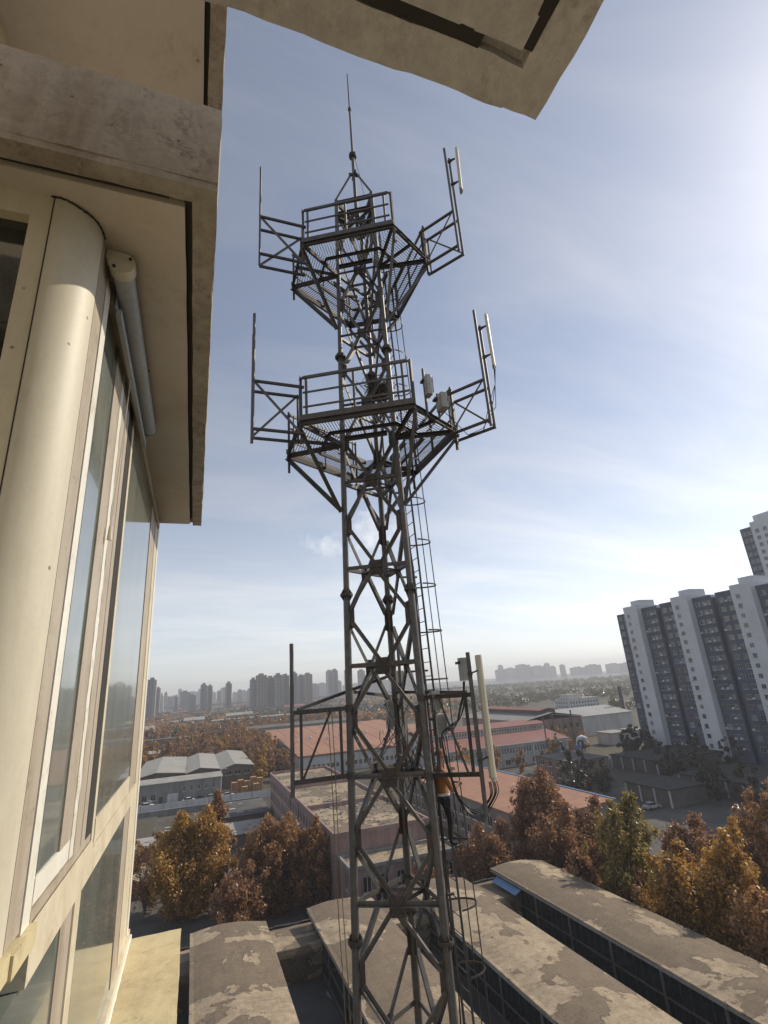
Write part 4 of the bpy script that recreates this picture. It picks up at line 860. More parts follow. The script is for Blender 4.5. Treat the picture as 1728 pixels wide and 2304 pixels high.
MON = ((-11.3, -3.7), (1.30, 8.75), (14.0, 21.4), (26.4, 33.9), (38.6, 46.1))
for mi, (a, b) in enumerate(MON):
    y0, y1 = 21.0, 70.2; crest = a + (b - a) * 0.46; prof = []
    for q in range(13):
        u = q / 12; x = a - 0.35 + (b - a + 0.6) * u; prof.append((x, -24.2 + 0.48 * math.sin(math.pi * (u ** 0.9)) - 0.30 * u))
    bm_ = MB(); NY = 66
    rr = random.Random(mi + 3)
    for j in range(NY + 1):
        y = y0 - 0.4 + (y1 - y0 + 0.6) * j / NY
        for q, (x, z) in enumerate(prof):
            e_ = 0.06 * noise.noise((x * 0.5, y * 0.9, mi)) if q in (0, 12) else 0.0
            bm_.v.append((x + e_, y + (0.07 * noise.noise((x, 3.3, mi)) if j in (0, NY) else 0), z + 0.035 * noise.noise((x * 0.8, y * 0.8, mi * 5.0))))
    n_ = len(prof)
    for j in range(NY):
        for q in range(n_ - 1): bm_.f.append((j * n_ + q, j * n_ + q + 1, (j + 1) * n_ + q + 1, (j + 1) * n_ + q))
    ro_ = bm_.build('monitor_roof', 'felt_roof', fac, smooth=True)
    und = MB(); und.prism([(x, z - 0.05) for x, z in prof] + [(x, z - 0.28) for x, z in reversed(prof)], 1, y0 - 0.3, y1 + 0.15); und.build('roof_slab', 'concrete', ro_)
    kb = MB(); kb.rough(a - 0.38, a - 0.02, y0, y1 + 0.1, -24.22, -24.08, 0.5, 0.02, 1.2, mi); kb.build('kerb', 'felt_roof', ro_)
    MB().box(b + 0.14, b + 0.26, y0, y1 + 0.1, -24.72, -24.50).build('kerb', 'concrete', ro_)
    wl2 = MB(); wl2.box(a + 0.1, b - 0.1, y0 + 0.2, y1 - 0.05, ZL, -24.62); wl2.build('monitor_wall', 'tar', ro_)
    y = y1 - 3.1
    for k in range(9):
        MB().box(a - 0.02, a + 0.0985, y - 0.14, y + 0.14, ZL, -24.55).build('post', 'chimney_dark', ro_); y -= 6.0  # dark tone instead of concrete puts the left side's shade into the posts
    MB().box(a + 0.0, a + 0.0975, y0 + 0.2, y1 - 0.1, -26.55, -26.40).build('glazing_bar', 'chimney_dark', ro_); MB().box(a - 0.06, a + 0.099, y0 + 0.2, y1 - 0.1, -28.25, -27.8).build('sill', 'chimney_dark', ro_)  # bar and sill coloured dark for the same shaded side
    gl = MB()
    for k in range(int((y1 - y0) / 1.0)):
        yy = y0 + 0.3 + k * 1.0; gl.box(a + 0.06, a + 0.0965, yy, yy + 0.05, -27.8, -26.56); gl.box(a + 0.06, a + 0.0965, yy, yy + 0.05, -26.39, -24.62)
    gl.build('mullions', 'steel_dark', ro_, kind='stuff')
    MB().box(a + 0.085, a + 0.0945, y0 + 0.3, y1 - 0.2, -27.8, -24.62).build('glazing', 'pane_dark', ro_)
aw = MB(); aw.add([(38.3, 68.8, -24.62), (38.3, 63.4, -24.62), (37.4, 63.4, -25.0), (37.4, 68.8, -25.0), (38.3, 68.8, -24.66), (38.3, 63.4, -24.66), (37.4, 63.4, -25.04), (37.4, 68.8, -25.04)], [(0, 1, 2, 3), (7, 6, 5, 4), (0, 3, 7, 4), (1, 5, 6, 2), (2, 6, 7, 3), (0, 4, 5, 1)])
aw.build('awning', 'blue_panel', fac, label='small blue sheet awning under the far end of the right monitor')

# ------------------------------------------------------------------ pink three-storey building behind the factory
pk = thing('office_building', (30, 120, G), 'weathered pink three-storey building with flat littered roof behind the tower', 'building')
hw = grid(93, 163.5, 24, 1.5, ((-32.2, -30.0), (-28.8, -26.6), (-25.6, -23.8)))
block(pk, 22.1, 38.5, 90.6, 165, G, -22.5, 'pink_render', hw=hw, pane='pane_dark', depth=0.3)
roof_flat(pk, 22.4, 38.2, 90.9, 164.7, -22.75, 'felt_roof'); parapet(pk, 21.95, 38.65, 90.45, 165.15, -22.5, 0.55, 'pink_render', 0.35)
MB().box(22.4, 38.2, 112.0, 112.5, -22.5, -21.7).build('fire_wall', 'pink_render', pk); MB().box(22.4, 38.2, 137.0, 137.5, -22.5, -21.7).build('fire_wall', 'pink_render', pk)
hs = grid(24.0, 40.0, 6, 1.3, ((-32.0, -30.0), (-28.6, -26.6)))
block(pk, 22.9, 40.5, 84.0, 90.4, G, -25.4, 'pink_render', hs=hs, hw=[(86, 87.5, -28.6, -26.6)], pane='pane_dark', depth=0.3, name='porch_wall')
roof_flat(pk, 23.0, 40.4, 84.1, 90.3, -25.65, 'felt_roof', name='porch_roof'); parapet(pk, 22.5, 40.9, 83.6, 90.42, -25.4, 0.45, 'concrete', 0.4)
for y in (96, 104, 121, 131): MB().tube((22.0, y, G), (22.0, y, -22.6), 0.07, n=6).build('downpipe', 'chimney_dark', pk)
MB().box(26.5, 27.5, 83.55, 83.99, -27.5, -26.8).build('air_conditioner', 'white_wall', pk)
db = MB(); rd = random.Random(9)
for k in range(420):
    x, y = rd.uniform(22.9, 37.8), rd.uniform(91.5, 164); x = x if rd.random() < 0.6 else rd.gauss(31, 2.5); y = y if rd.random() < 0.5 else rd.gauss(108, 8)
    if not (22.9 < x < 37.8 and 91.5 < y < 164): continue
    s_ = rd.uniform(0.06, 0.45); p = Vector((x, y, -22.42)); d = Vector((rd.uniform(-1, 1), rd.uniform(-1, 1), rd.uniform(-0.1, 0.3))).normalized() * s_; db.bar(p - d, p + d, s_ * rd.uniform(0.2, 0.8), 0.08 + 0.12 * rd.random())
db.build('roof_rubble', 'roof_grey', pk, kind='stuff')

# ------------------------------------------------------------------ yard to the left: fence, annex, warehouse, brick house
hf = thing('site_fence', (6, 192, G), 'long white sheet hoarding fence crossing the yard in front of the warehouse', 'fence')
nx = -40.0
while nx < 34:
    MB().box(nx + 0.06, nx + 6.58, 191.95, 192.02, G + 0.05, G + 2.5).build('panel', 'white_panel', hf); MB().box(nx - 0.06, nx + 0.059, 191.9, 192.08, G, G + 2.6).build('post', 'steel_dark', hf); nx += 6.64
rw = thing('boundary_wall', (6, 186, G), 'low dark concrete wall along the yard side of the white fence', 'wall')
MB().box(-40, 21.5, 185.8, 186.2, G, G + 1.6).build('wall', 'concrete', rw); MB().box(-40.1, 21.6, 185.7, 186.3, G + 1.6, G + 1.75).build('coping', 'concrete', rw)
an = thing('annex_building', (-3, 212, G), 'low grey concrete annex with five slit windows behind the white fence', 'building')
block(an, -24, 11.0, 206, 219, G, -26.8, 'concrete', hs=grid(-2.5, 9.5, 5, 0.8, ((-29.9, -28.3),)) + [(-14.3, -12.8, -31.6, -29.8), (-11.6, -10.1, -31.6, -29.8)], pane='pane_dark', depth=0.25)
roof_flat(an, -24, 11, 206, 219, -26.8, 'roof_grey', 0.25)
MB().box(-9.0, -7.8, 205.93, 205.99, G, G + 2.3).build('door', 'steel_dark', an); MB().box(-6.4, -4.75, 205.92, 205.99, G, G + 2.9).build('door', 'white_panel', an); MB().box(-4.70, -3.1, 205.92, 205.99, G, G + 2.9).build('door', 'white_panel', an)
MB().box(-16.5, -15.2, 205.3, 205.98, -31.9, -31.2).build('air_conditioner', 'white_panel', an); MB().box(-12.3, -11.0, 205.3, 205.98, -31.9, -31.2).build('air_conditioner', 'white_panel', an)
wh = thing('warehouse', (3, 250, G), 'brown warehouse with three folded pale grey roof gables at the left', 'warehouse')
block(wh, -18, 23, 221.5, 277, G, -26.6, 'brick_grey', hs=grid(-17.5, 22.5, 12, 2.2, ((-28.6, -27.2),)), pane='pane_dark', depth=0.2)
for a, b in ((-18.6, -1.2), (-1.2, 11.0), (11.0, 23.6)):
    gb = MB(); m = a + (b - a) * 0.42
    gb.prism([(a, -26.5), (m, -25.0), (b, -26.1), (b, -25.9), (m, -24.8), (a, -26.3)], 1, 220.6, 277.6); gb.build('roof', 'roof_grey', wh)
    MB().prism([(a + 0.3, -26.58), (b - 0.3, -26.58), (b - 0.3, -26.2), (m, -25.1)], 1, 221.52, 221.7).build('gable_wall', 'brick_grey', wh)
bh = thing('brick_house', (-13, 398, G), 'dark brick building with a row of white windows left of the tree belt', 'building')
block(bh, -42, 5.5, 394, 404, G, -24.9, 'brick_red', hs=grid(-41, 5, 12, 1.5, ((-31.6, -29.9), (-28.2, -26.4))), depth=0.2, pane='pane_dark')
roof_flat(bh, -42, 5.5, 394, 404, -24.9, 'asphalt', 0.4); rd = random.Random(3)
for k in range(10): x = -40 + 4.4 * k + rd.uniform(-0.6, 0.6); MB().box(x, x + 1.1, 393.35, 393.98, -29.4, -28.7).build('air_conditioner', 'white_panel', bh)
lp_ = thing('long_shed', (-16, 360, G), 'long flat grey roofed shed in front of the dark brick building', 'shed')
block(lp_, -45, 6, 352, 372, G, -29.6, 'concrete'); roof_flat(lp_, -45, 6, 352, 372, -29.6, 'roof_grey', 0.4)
# stacked timber pallets
for k, (x, y, n_, lab) in enumerate(((15.0, 205.0, 9, 'leftmost stack of orange timber pallets by the warehouse'), (17.2, 206.0, 10, 'second stack of orange timber pallets from the left by the warehouse'), (19.4, 205.4, 9, 'middle stack of orange timber pallets by the warehouse'), (21.6, 206.4, 11, 'second stack of orange timber pallets from the right by the warehouse'), (23.8, 206.0, 10, 'rightmost stack of orange timber pallets by the warehouse'), (18.4, 202.8, 6, 'short stack of orange timber pallets in front of the tall ones, on the left'), (22.3, 203.2, 7, 'short stack of orange timber pallets in front of the tall ones, on the right'))):
    p = thing('pallet_stack', (x, y, G), lab, 'pallets', 'timber pallet stacks'); rd = random.Random(k)
    for q in range(n_):
        b = MB(); z = G + 0.45 * q; ox, oy = rd.uniform(-0.08, 0.08), rd.uniform(-0.08, 0.08)
        b.box(x - 0.95 + ox, x + 0.95 + ox, y - 0.9 + oy, y + 0.9 + oy, z + 0.30, z + 0.42)
        for e in (-0.8, 0, 0.8): b.box(x + e - 0.1 + ox, x + e + 0.1 + ox, y - 0.88 + oy, y + 0.88 + oy, z, z + 0.29)
        b.build('pallet', 'timber', p)
def car(x, y, col, lab, grp='cars parked in the town'):
    t_ = thing('parked_car', (x, y, G), lab, 'car', grp)
    def sec(prof, w, mat, name, dy=0):
        b = MB(); b.prism([(x + px, G + pz) for px, pz in prof], 1, y - w / 2 + dy, y + w / 2 + dy); return b.build(name, mat, t_)
    sec([(-2.1, .35), (2.1, .35), (2.15, .7), (1.9, .85), (1.1, .95), (-1.5, .98), (-2.1, .85)], 1.7, col, 'body'); sec([(1.0, .95), (.45, 1.42), (-1.0, 1.45), (-1.6, .98)], 1.5, 'pane_dark', 'windows'); sec([(.42, 1.425), (.3, 1.48), (-.9, 1.5), (-1.0, 1.455)], 1.4, col, 'roof')
    for wx in (-1.3, 1.3):
        for wy in (-0.78, 0.78): MB().tube((x + wx, y + wy - 0.1, G + 0.32), (x + wx, y + wy + 0.1, G + 0.32), 0.32, n=14).build('wheel', 'cable_black', t_)
for x, col, lab in ((-12.5, 'white_panel', 'white car parked below the two annex windows behind the white fence'), (0.5, 'white_panel', 'white car parked below the slit windows, left of the light pole'), (4.2, 'cable_black', 'dark car parked below the slit windows behind the white fence'), (7.6, 'equipment_grey', 'grey car parked near the light pole behind the white fence'), (13.0, 'white_panel', 'white car parked beside the pallets behind the white fence')): car(x, 203.4, col, lab)
def pole(x, y, h, r, mat, lab, arm=0.0, name='lamp_post', cat='lamp post'):
    p = thing(name, (x, y, G), lab, cat); MB().tube((x, y, G), (x, y, G + h), r, r * 0.6, 8).build('shaft', mat, p, smooth=True)
    if arm:
        MB().path([(x, y, G + h - 0.1), (x + arm * 0.5, y, G + h + 0.25), (x + arm, y, G + h + 0.3)], r * 0.5, 6).build('arm', mat, p); MB().box(x + arm - 0.1, x + arm + 0.7, y - 0.15, y + 0.15, G + h + 0.2, G + h + 0.36).build('lamp_head', 'white_panel', p)
car(9.3, 118.0, 'white_panel', 'white car glinting under the branches between the two yard trees, nearer the gold tree'); car(13.2, 116.0, 'jacket_orange', 'reddish car glinting under the brown tree beside the pink building')
for k, (x, y, col) in enumerate(((106.0, 110.5, 'equipment_grey'), (124.0, 96.0, 'cable_black'))): car(x, y, col, ('grey car parked in the shade by the small garage shed', 'black car parked before the long garage row')[k])
pole(10.6, 204.3, 8.5, 0.12, 'white_panel', 'white lamp post at the right end of the grey annex', 1.2)
# run-down lean-to roofs and planks in the near yard
rd = random.Random(12)
for k, (x0, x1, y0, y1, z, mat, lab) in enumerate(((-16, -5.5, 138, 147, -30.2, 'roof_grey', 'shabby flat shed with pale torn roof sheets left of the gold tree'), (-24, -8, 148, 171, -30.4, 'dirt', 'low earth-covered shed roof below the grey wall at far left'), (-5.0, 4.5, 150, 166, -30.3, 'dirt', 'low brown roofed shed just behind the gold tree'), (-20, -4, 116, 128, -30.8, 'felt_roof', 'low flat felt-roofed shed at the left of the gold tree trunk'), (8.5, 20.5, 138, 150, -30.4, 'roof_grey', 'low shed with torn silver roofing between the two gold trees'), (8.0, 21.0, 158, 178, -30.6, 'asphalt', 'dark bitumen roofed shed along the left side of the pink building'))):
    s_ = thing('lean_to_shed', ((x0 + x1) / 2, (y0 + y1) / 2, G), lab, 'shed', 'low sheds in the yard')
    block(s_, x0, x1, y0, y1, G, z - 0.02, 'brick_grey'); MB().rough(x0 - 0.4, x1 + 0.4, y0 - 0.4, y1 + 0.4, z, z + 0.2, 1.2, 0.07, 0.5, k).build('roof', mat, s_)
    for q in range(7):
        a, b = rd.uniform(x0, x1 - 2.2), rd.uniform(y0, y1 - 1); w_, l_ = rd.uniform(0.8, 2.2), rd.uniform(0.4, 1.0)
        MB().add([(a, b, z + 0.34), (a + w_, b + 0.1, z + 0.36), (a + w_, b + l_, z + 0.4), (a, b + l_, z + 0.36), (a, b, z + 0.18), (a + w_, b + 0.1, z + 0.18), (a + w_, b + l_, z + 0.18), (a, b + l_, z + 0.18)], [(0, 1, 2, 3), (7, 6, 5, 4), (0, 4, 5, 1), (1, 5, 6, 2), (2, 6, 7, 3), (3, 7, 4, 0)]).build('loose_sheet', 'white_wall' if rd.random() < 0.3 else 'roof_grey', s_)

# ------------------------------------------------------------------ orange-roofed halls
oh = thing('orange_hall', (80, 285, G), 'wide white-walled hall with orange tiled roof behind the left bracket of the tower', 'hall')
block(oh, 42, 118, 227, 344, G, -26.4, 'white_wall', hs=grid(45, 117, 36, 1.3, ((-31.2, -29.4),)), hw=grid(230, 340, 26, 1.4, ((-31.2, -29.4),)), pane='pane_dark', depth=0.2)
MB().box(41.6, 118.4, 226.6, 344.4, -26.4, -25.9).build('fascia', 'concrete', oh)
for y0, y1 in ((226.3, 284.0), (286.0, 344.6)):
    nb = 9
    for k in range(nb):
        xa, xb = 41.5 + 77 * k / nb + 0.12, 41.5 + 77 * (k + 1) / nb - 0.12
        b = MB(); b.prism([(y0, -25.9), (y0, -25.6), (y1, -22.2), (y1, -25.88)], 0, xa, xb); b.build('roof', 'tile_orange', oh)
    MB().prism([(y0 + 0.1, -25.88), (y0 + 0.1, -25.7), (y1 - 0.1, -22.32), (y1 - 0.1, -25.88)], 0, 41.4, 118.6).build('gutter', 'chimney_dark', oh)
for k in range(10):
    vx, vy = 48 + 7.2 * k, 262 + 6 * (k % 2); vz = -25.6 + 3.4 * (vy - 226.3) / 57.7; MB().tube((vx, vy, vz), (vx, vy, vz + 1.0), 0.35, n=10).build('ventilator', 'white_wall', oh); MB().tube((vx, vy, vz + 1.0), (vx, vy, vz + 1.5), 0.65, 0.2, 10).build('ventilator', 'white_wall', oh)
oh2 = thing('orange_shed', (66, 120, G), 'long shed with ribbed orange roof and blue gutter right of the tower', 'hall')
block(oh2, 57.6, 76, 89, 153, G, -25.0, 'concrete', hw=grid(90, 152, 20, 1.8, ((-31.5, -30.0), (-28.6, -26.8))), hs=grid(58, 75.5, 5, 1.8, ((-28.6, -26.8),)), pane='pane_dark', depth=0.2)
MB().prism([(57.0, -24.8), (76.2, -23.9), (76.2, -23.7), (57.0, -24.6)], 1, 88.4, 153.6).build('roof', 'tile_orange', oh2)
MB().box(76.25, 76.7, 88.4, 153.6, -24.0, -23.55).build('gutter', 'blue_panel', oh2); MB().prism([(57.2, -25.0), (76.0, -25.0), (76.0, -23.95), (57.2, -24.85)], 1, 88.95, 89.1).build('gable_wall', 'concrete', oh2)
pb = thing('parapet_hall', (72, 390, G), 'long grey hall with high plain parapet beyond the orange roof', 'hall')
block(pb, 36, 118, 385, 420, G, -23.4, 'concrete', hs=grid(38, 116, 8, 2.0, ((-25.6, -25.1),)), pane='pane_dark'); roof_flat(pb, 36, 118, 385, 420, -23.4, 'asphalt', 0.3)

# ------------------------------------------------------------------ works on the right
rh = thing('red_roof_works', (115, 192, G), 'white-walled works with dark red roof and long window band right of the tower', 'factory')
block(rh, 84, 142, 185, 215, G, -25.2, 'white_wall', hs=grid(86, 141, 44, 0.8, ((-28.4, -26.4),)) + grid(86, 141, 9, 2.4, ((-32.2, -30.4),)), pane='pane_dark', depth=0.15)
MB().prism([(184.4, -25.2), (199.0, -22.6), (199.0, -25.18), (184.4, -25.2 + 0.02)], 0, 83.5, 142.5).build('roof', 'tile_red', rh)
block(rh, 84, 142, 199.2, 215, -25.1, -20.6, 'white_wall', hs=grid(86, 141, 44, 0.8, ((-22.3, -21.1),)), pane='pane_dark', depth=0.15, name='clerestory_wall')
MB().prism([(198.7, -20.6), (207, -19.2), (215.5, -20.6), (215.5, -20.4), (207, -19.0), (198.7, -20.4)], 0, 83.5, 142.5).build('roof', 'tile_red', rh)
MB().box(83.5, 142.6, 184.1, 184.4, -25.45, -25.1).build('gutter', 'white_panel', rh)
gh = thing('grey_hall', (160, 225, G), 'tall grey rendered hall with red ridge roof left of the apartment slab', 'factory')
block(gh, 136, 167, 205, 262, G, -19.8, 'pink_render', hs=grid(138, 166, 8, 1.6, ((-24.5, -22.3),)), pane='pane_dark', depth=0.2)
gable(gh, 136, 167, 205, 262, -19.8, -17.2, 'concrete', 1, 0.6); MB().box(147.5, 155.5, 208, 258, -17.6, -16.2).build('ridge_vent', 'chimney_dark', gh); gable(gh, 146.8, 156.2, 207.5, 258.5, -16.2, -15.4, 'tile_red', 1, 0.2, name='ridge_cap')
sh = thing('sheet_hall', (200, 240, G), 'low pale sheet-metal hall beside the dark chimney', 'factory')
block(sh, 168, 226, 236, 275, G, -23.4, 'white_wall'); gable(sh, 168, 226, 236, 275, -23.4, -20.2, 'sheet_white', 0, 0.5)
wt = thing('concrete_tank', (190, 206, G), 'pale rectangular concrete tank by the foot of the apartment slab', 'tank')
MB().box(178, 200, 200, 210, G, -28.2).build('basin', 'white_wall', wt); MB().box(177.7, 200.3, 199.7, 210.3, -28.2, -27.8).build('rim', 'roof_grey', wt); MB().box(189, 189.6, 199.4, 210.4, -27.79, -27.5).build('walkway', 'concrete', wt)
def chimney(x, y, h, r, lab):
    c_ = thing('chimney_stack', (x, y, G), lab, 'chimney'); MB().tube((x, y, G), (x, y, G + h), r, r * 0.72, 18).build('shaft', 'chimney_dark', c_, smooth=True); MB().tube((x, y, G + h - 0.4), (x, y, G + h), r * 0.9, r * 0.9, 18).build('rim', 'chimney_dark', c_)
chimney(234, 250, 22.4, 1.35, 'tall dark chimney stack left of the apartment slab')
chimney(131, 183.6, 16.5, 0.32, 'thin dark flue left of three in front of the red roofed works'); chimney(150, 203.5, 15.5, 0.34, 'thin dark flue in the middle of three by the grey hall'); chimney(160, 203.2, 16.2, 0.42, 'thick dark flue at the right front of the grey hall')
for k, (x, y) in enumerate(((130.0, 176.0), (136.5, 172.0))):
    d_ = thing('dust_collector', (x, y, G), 'blue dust collector in front of the red roofed works, %s of the two' % ('left' if k == 0 else 'right'), 'machine')
    MB().tube((x, y, G + 3.5), (x, y, G + 6.5), 1.2, n=14).build('drum', 'blue_panel', d_); MB().tube((x, y, G + 1.6), (x, y, G + 3.49), 0.3, 1.2, 14).build('hopper', 'blue_panel', d_)
    MB().path([(x, y, G + 6.5), (x, y, G + 7.4), (x + 0.8, y, G + 8.0), (x + 2.0, y, G + 7.6), (x + 2.2, y, G + 5.0)], 0.42, 10).build('duct', 'steel_dark', d_, smooth=True)
    for q in range(4): MB().bar((x + (0.9 if q % 2 else -0.9), y + (0.9 if q > 1 else -0.9), G), (x + (0.9 if q % 2 else -0.9), y + (0.9 if q > 1 else -0.9), G + 3.6), 0.15).build('leg', 'steel_dark', d_)
dk = thing('elbow_duct', (143, 180, G), 'white elbow duct standing in front of the grey hall', 'duct')
MB().path([(143, 180, G), (143, 180, G + 6), (143.5, 180, G + 7.3), (145, 180, G + 7.8), (146.3, 180, G + 7.2), (146.6, 180, G + 5.5)], 1.0, 12).build('pipe', 'white_panel', dk, smooth=True)
pole(118, 174, 9.5, 0.2, 'white_panel', 'white tapering mast arm in front of the red roofed works', 4.5)
bs = thing('brick_shed', (115, 151, G), 'dark red brick shed with flat bitumen roof before the apartment slab', 'shed')
block(bs, 109, 123, 142, 160, G, -26.4, 'brick_red', hw=grid(143, 159, 4, 1.8, ((-31.5, -30.0), (-28.6, -27.1))), hs=grid(110, 122, 3, 1.8, ((-31.5, -30.0), (-28.6, -27.1))), pane='pane_dark'); roof_flat(bs, 109, 123, 142, 160, -26.4, 'asphalt', 0.3)
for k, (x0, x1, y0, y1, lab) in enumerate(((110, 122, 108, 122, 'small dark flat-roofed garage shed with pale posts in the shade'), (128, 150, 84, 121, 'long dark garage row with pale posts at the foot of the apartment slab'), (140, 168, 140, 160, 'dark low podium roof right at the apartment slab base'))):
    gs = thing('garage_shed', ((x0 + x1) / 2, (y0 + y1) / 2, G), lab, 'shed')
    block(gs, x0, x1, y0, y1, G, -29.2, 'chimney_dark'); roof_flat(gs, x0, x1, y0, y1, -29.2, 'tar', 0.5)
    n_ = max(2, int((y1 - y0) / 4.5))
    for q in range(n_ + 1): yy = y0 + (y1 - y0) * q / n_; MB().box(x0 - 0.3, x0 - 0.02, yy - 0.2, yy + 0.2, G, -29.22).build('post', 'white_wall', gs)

# ------------------------------------------------------------------ apartment slab and the taller tower behind it
ap = thing('apartment_slab', (182, 140, G), 'eighteen-storey grey apartment slab with white window shafts on the right', 'building')
ZR = 21.6; FLH = 3.2
rw_ = random.Random(44)
def aptwin(w, h): return window_mesh(w, h, rw_.choice(('apt_white', 'equipment_grey')), rw_.choice(('pane_dark', 'pane_dark', 'pane_dark', 'pane_grey', 'curtain')), rw_.choice((1, 1, 2)), rw_.random() < 0.6)
YU = 24.2
def unit(root, ys, x, zr, nfl, fh, first=False):
    """one stairwell unit seen from the west: white shaft, then three grey bays divided by a dark recess; ys is the shaft's far edge"""
    zb = G
    MB().box(x - 2.6, x + 14, ys - 7.0, ys, zb, zr + 2.2).build('white_shaft', 'apt_white', root); MB().box(x + 1.0, x + 9, ys - 6.0, ys - 1.2, zr + 2.2, zr + 4.6).build('stair_head', 'apt_white', root)
    MB().box(x, x + 14, ys - 14.6, ys - 7.0, zb, zr).build('grey_bay', 'apt_grey', root); MB().box(x + 1.6, x + 14, ys - 17.0, ys - 14.6, zb, zr - 0.4).build('recess', 'apt_grey', root); MB().box(x - 0.6, x + 14, ys - YU, ys - 17.0, zb, zr + 0.25).build('grey_bay', 'apt_grey', root)
    pa = MB(); pa.box(x - 0.1, x + 0.15, ys - 14.7, ys - 6.99, zr, zr + 0.8); pa.box(x - 0.7, x - 0.45, ys - YU, ys - 16.95, zr + 0.25, zr + 1.1); pa.build('parapet', 'apt_grey', root)
    for f in range(nfl):
        z = zr - 1.0 - fh * f
        for (u, xx, w, h) in ((ys - 2.2, x - 2.6, 1.5, 1.5), (ys - 9.0, x, 1.7, 1.6), (ys - 11.4, x, 1.5, 1.6), (ys - 13.4, x, 1.0, 1.5), (ys - 18.9, x - 0.6, 1.7, 1.6), (ys - 21.9, x - 0.6, 1.7, 1.6)):
            if z - h < G + 1: continue
            link('window', aptwin(w, h), root, Vector((xx - 0.012, u, z - h)) - wloc(root), R(-90))
            if w < 1.1 or (f * 7 + int(u * 3)) % 5 == 0: ac_spots.append((root, xx, u + 1.2, z - h))
ac_spots = []
# end bay nearest the town, then three units towards the right
MB().box(173.6, 187, 171.4, 178.2, G, ZR).build('grey_bay', 'apt_grey', ap)
for f in range(16):
    z = ZR - 1.2 - FLH * f
    for u in (176.4, 173.4): link('window', aptwin(1.6, 1.6), ap, Vector((173.588, u, z - 1.6)) - wloc(ap), R(-90))
for k in range(3): unit(ap, 171.3 - YU * k, 173.6, ZR, 16, FLH)
b = MB(); b.box(-0.45, 0.0, -0.4, 0.4, 0, 0.6); m_ = bpy.data.meshes.new('air_conditioner'); m_.from_pydata(b.v, [], b.f); m_.materials.append(M['apt_white'])
for (root, x, u, z) in ac_spots[:70]: link('air_conditioner', m_, root, Vector((x, u, z)) - wloc(root))
tt = thing('apartment_tower', (240, 145, G), 'taller blue-grey apartment tower with white shaft behind the slab at right edge', 'building')
MB().box(235, 252, 150.6, 156.2, G, 56.4).build('grey_bay', 'apt_grey', tt); MB().box(234.0, 252, 130, 150.5, G, 58).build('white_shaft', 'apt_white', tt); MB().box(236, 250, 132, 149.5, 58, 61).build('stair_head', 'apt_white', tt); MB().box(235, 252, 120, 129.9, G, 56.4).build('grey_bay', 'apt_grey', tt)
for f in range(26):
    z = 54.5 - 3.2 * f
    for u, xx in ((154.6, 235), (152.2, 235), (148.0, 234.0), (144.6, 234.0), (140.6, 234), (136.8, 234)): link('window', aptwin(1.7, 1.7), tt, Vector((xx - 0.012, u, z - 1.7)) - wloc(tt), R(-90))
fo = thing('office_block_far', (350, 440, G), 'low white three-storey block beyond the works, left of the chimney', 'building')
block(fo, 318, 352, 404, 424, G, -24.5, 'white_wall', hs=grid(319, 351, 10, 1.8, ((-31.8, -30), (-28.6, -26.6))), hw=grid(405, 423, 5, 1.8, ((-31.8, -30), (-28.6, -26.6))), pane='pane_dark'); roof_flat(fo, 318, 352, 404, 424, -24.5, 'roof_grey', 0.4); MB().box(322, 337, 408, 420, -24.2, -21.0).build('upper_storey', 'white_wall', fo); roof_flat(fo, 322, 337, 408, 420, -21.0, 'roof_grey', 0.3, name='upper_roof')
# ================================================================== trees
def leaf_mesh(name, centres, radii, n, size, mat, seed, flat=0.75, shell=0.55):
    """n small two-triangle leaves gathered in uneven clumps, folded slightly along the middle"""
    rg = np.random.default_rng(seed); C = np.array(centres, float); Rr = np.array(radii, float)
    w = Rr ** 2.2; k = rg.choice(len(C), n, p=w / w.sum()); d = rg.normal(size=(n, 3)); d /= np.linalg.norm(d, axis=1)[:, None]
    rad = Rr[k] * np.clip(rg.random(n) ** (1 / 2.6) * (1 + 0.22 * rg.normal(size=n)), 0.05, 1.35); P = C[k] + d * rad[:, None] * np.array([1, 1, flat])
    nr = d * 0.8 + rg.normal(size=(n, 3)) * 0.8; nr /= np.linalg.norm(nr, axis=1)[:, None]
    t = np.cross(nr, rg.normal(size=(n, 3))); t /= np.linalg.norm(t, axis=1)[:, None]; b = np.cross(nr, t)
    s = size * (0.55 + 0.9 * rg.random(n))[:, None]; fold = nr * s * 0.22
    V = np.stack([P - t * s, P + b * s * 0.62 + fold, P + t * s, P - b * s * 0.62 + fold], 1).reshape(-1, 3)
    me = bpy.data.meshes.new(name); me.vertices.add(4 * n); me.vertices.foreach_set('co', V.ravel().astype(np.float32))
    F = (np.arange(n)[:, None] * 4 + np.array([[0, 1, 2, 0, 2, 3]])).ravel(); me.loops.add(6 * n); me.loops.foreach_set('vertex_index', F.astype(np.int32))
    me.polygons.add(2 * n); me.polygons.foreach_set('loop_start', np.arange(0, 6 * n, 3, dtype=np.int32)); me.update(calc_edges=True); me.validate(); me.materials.append(M[mat]); return me
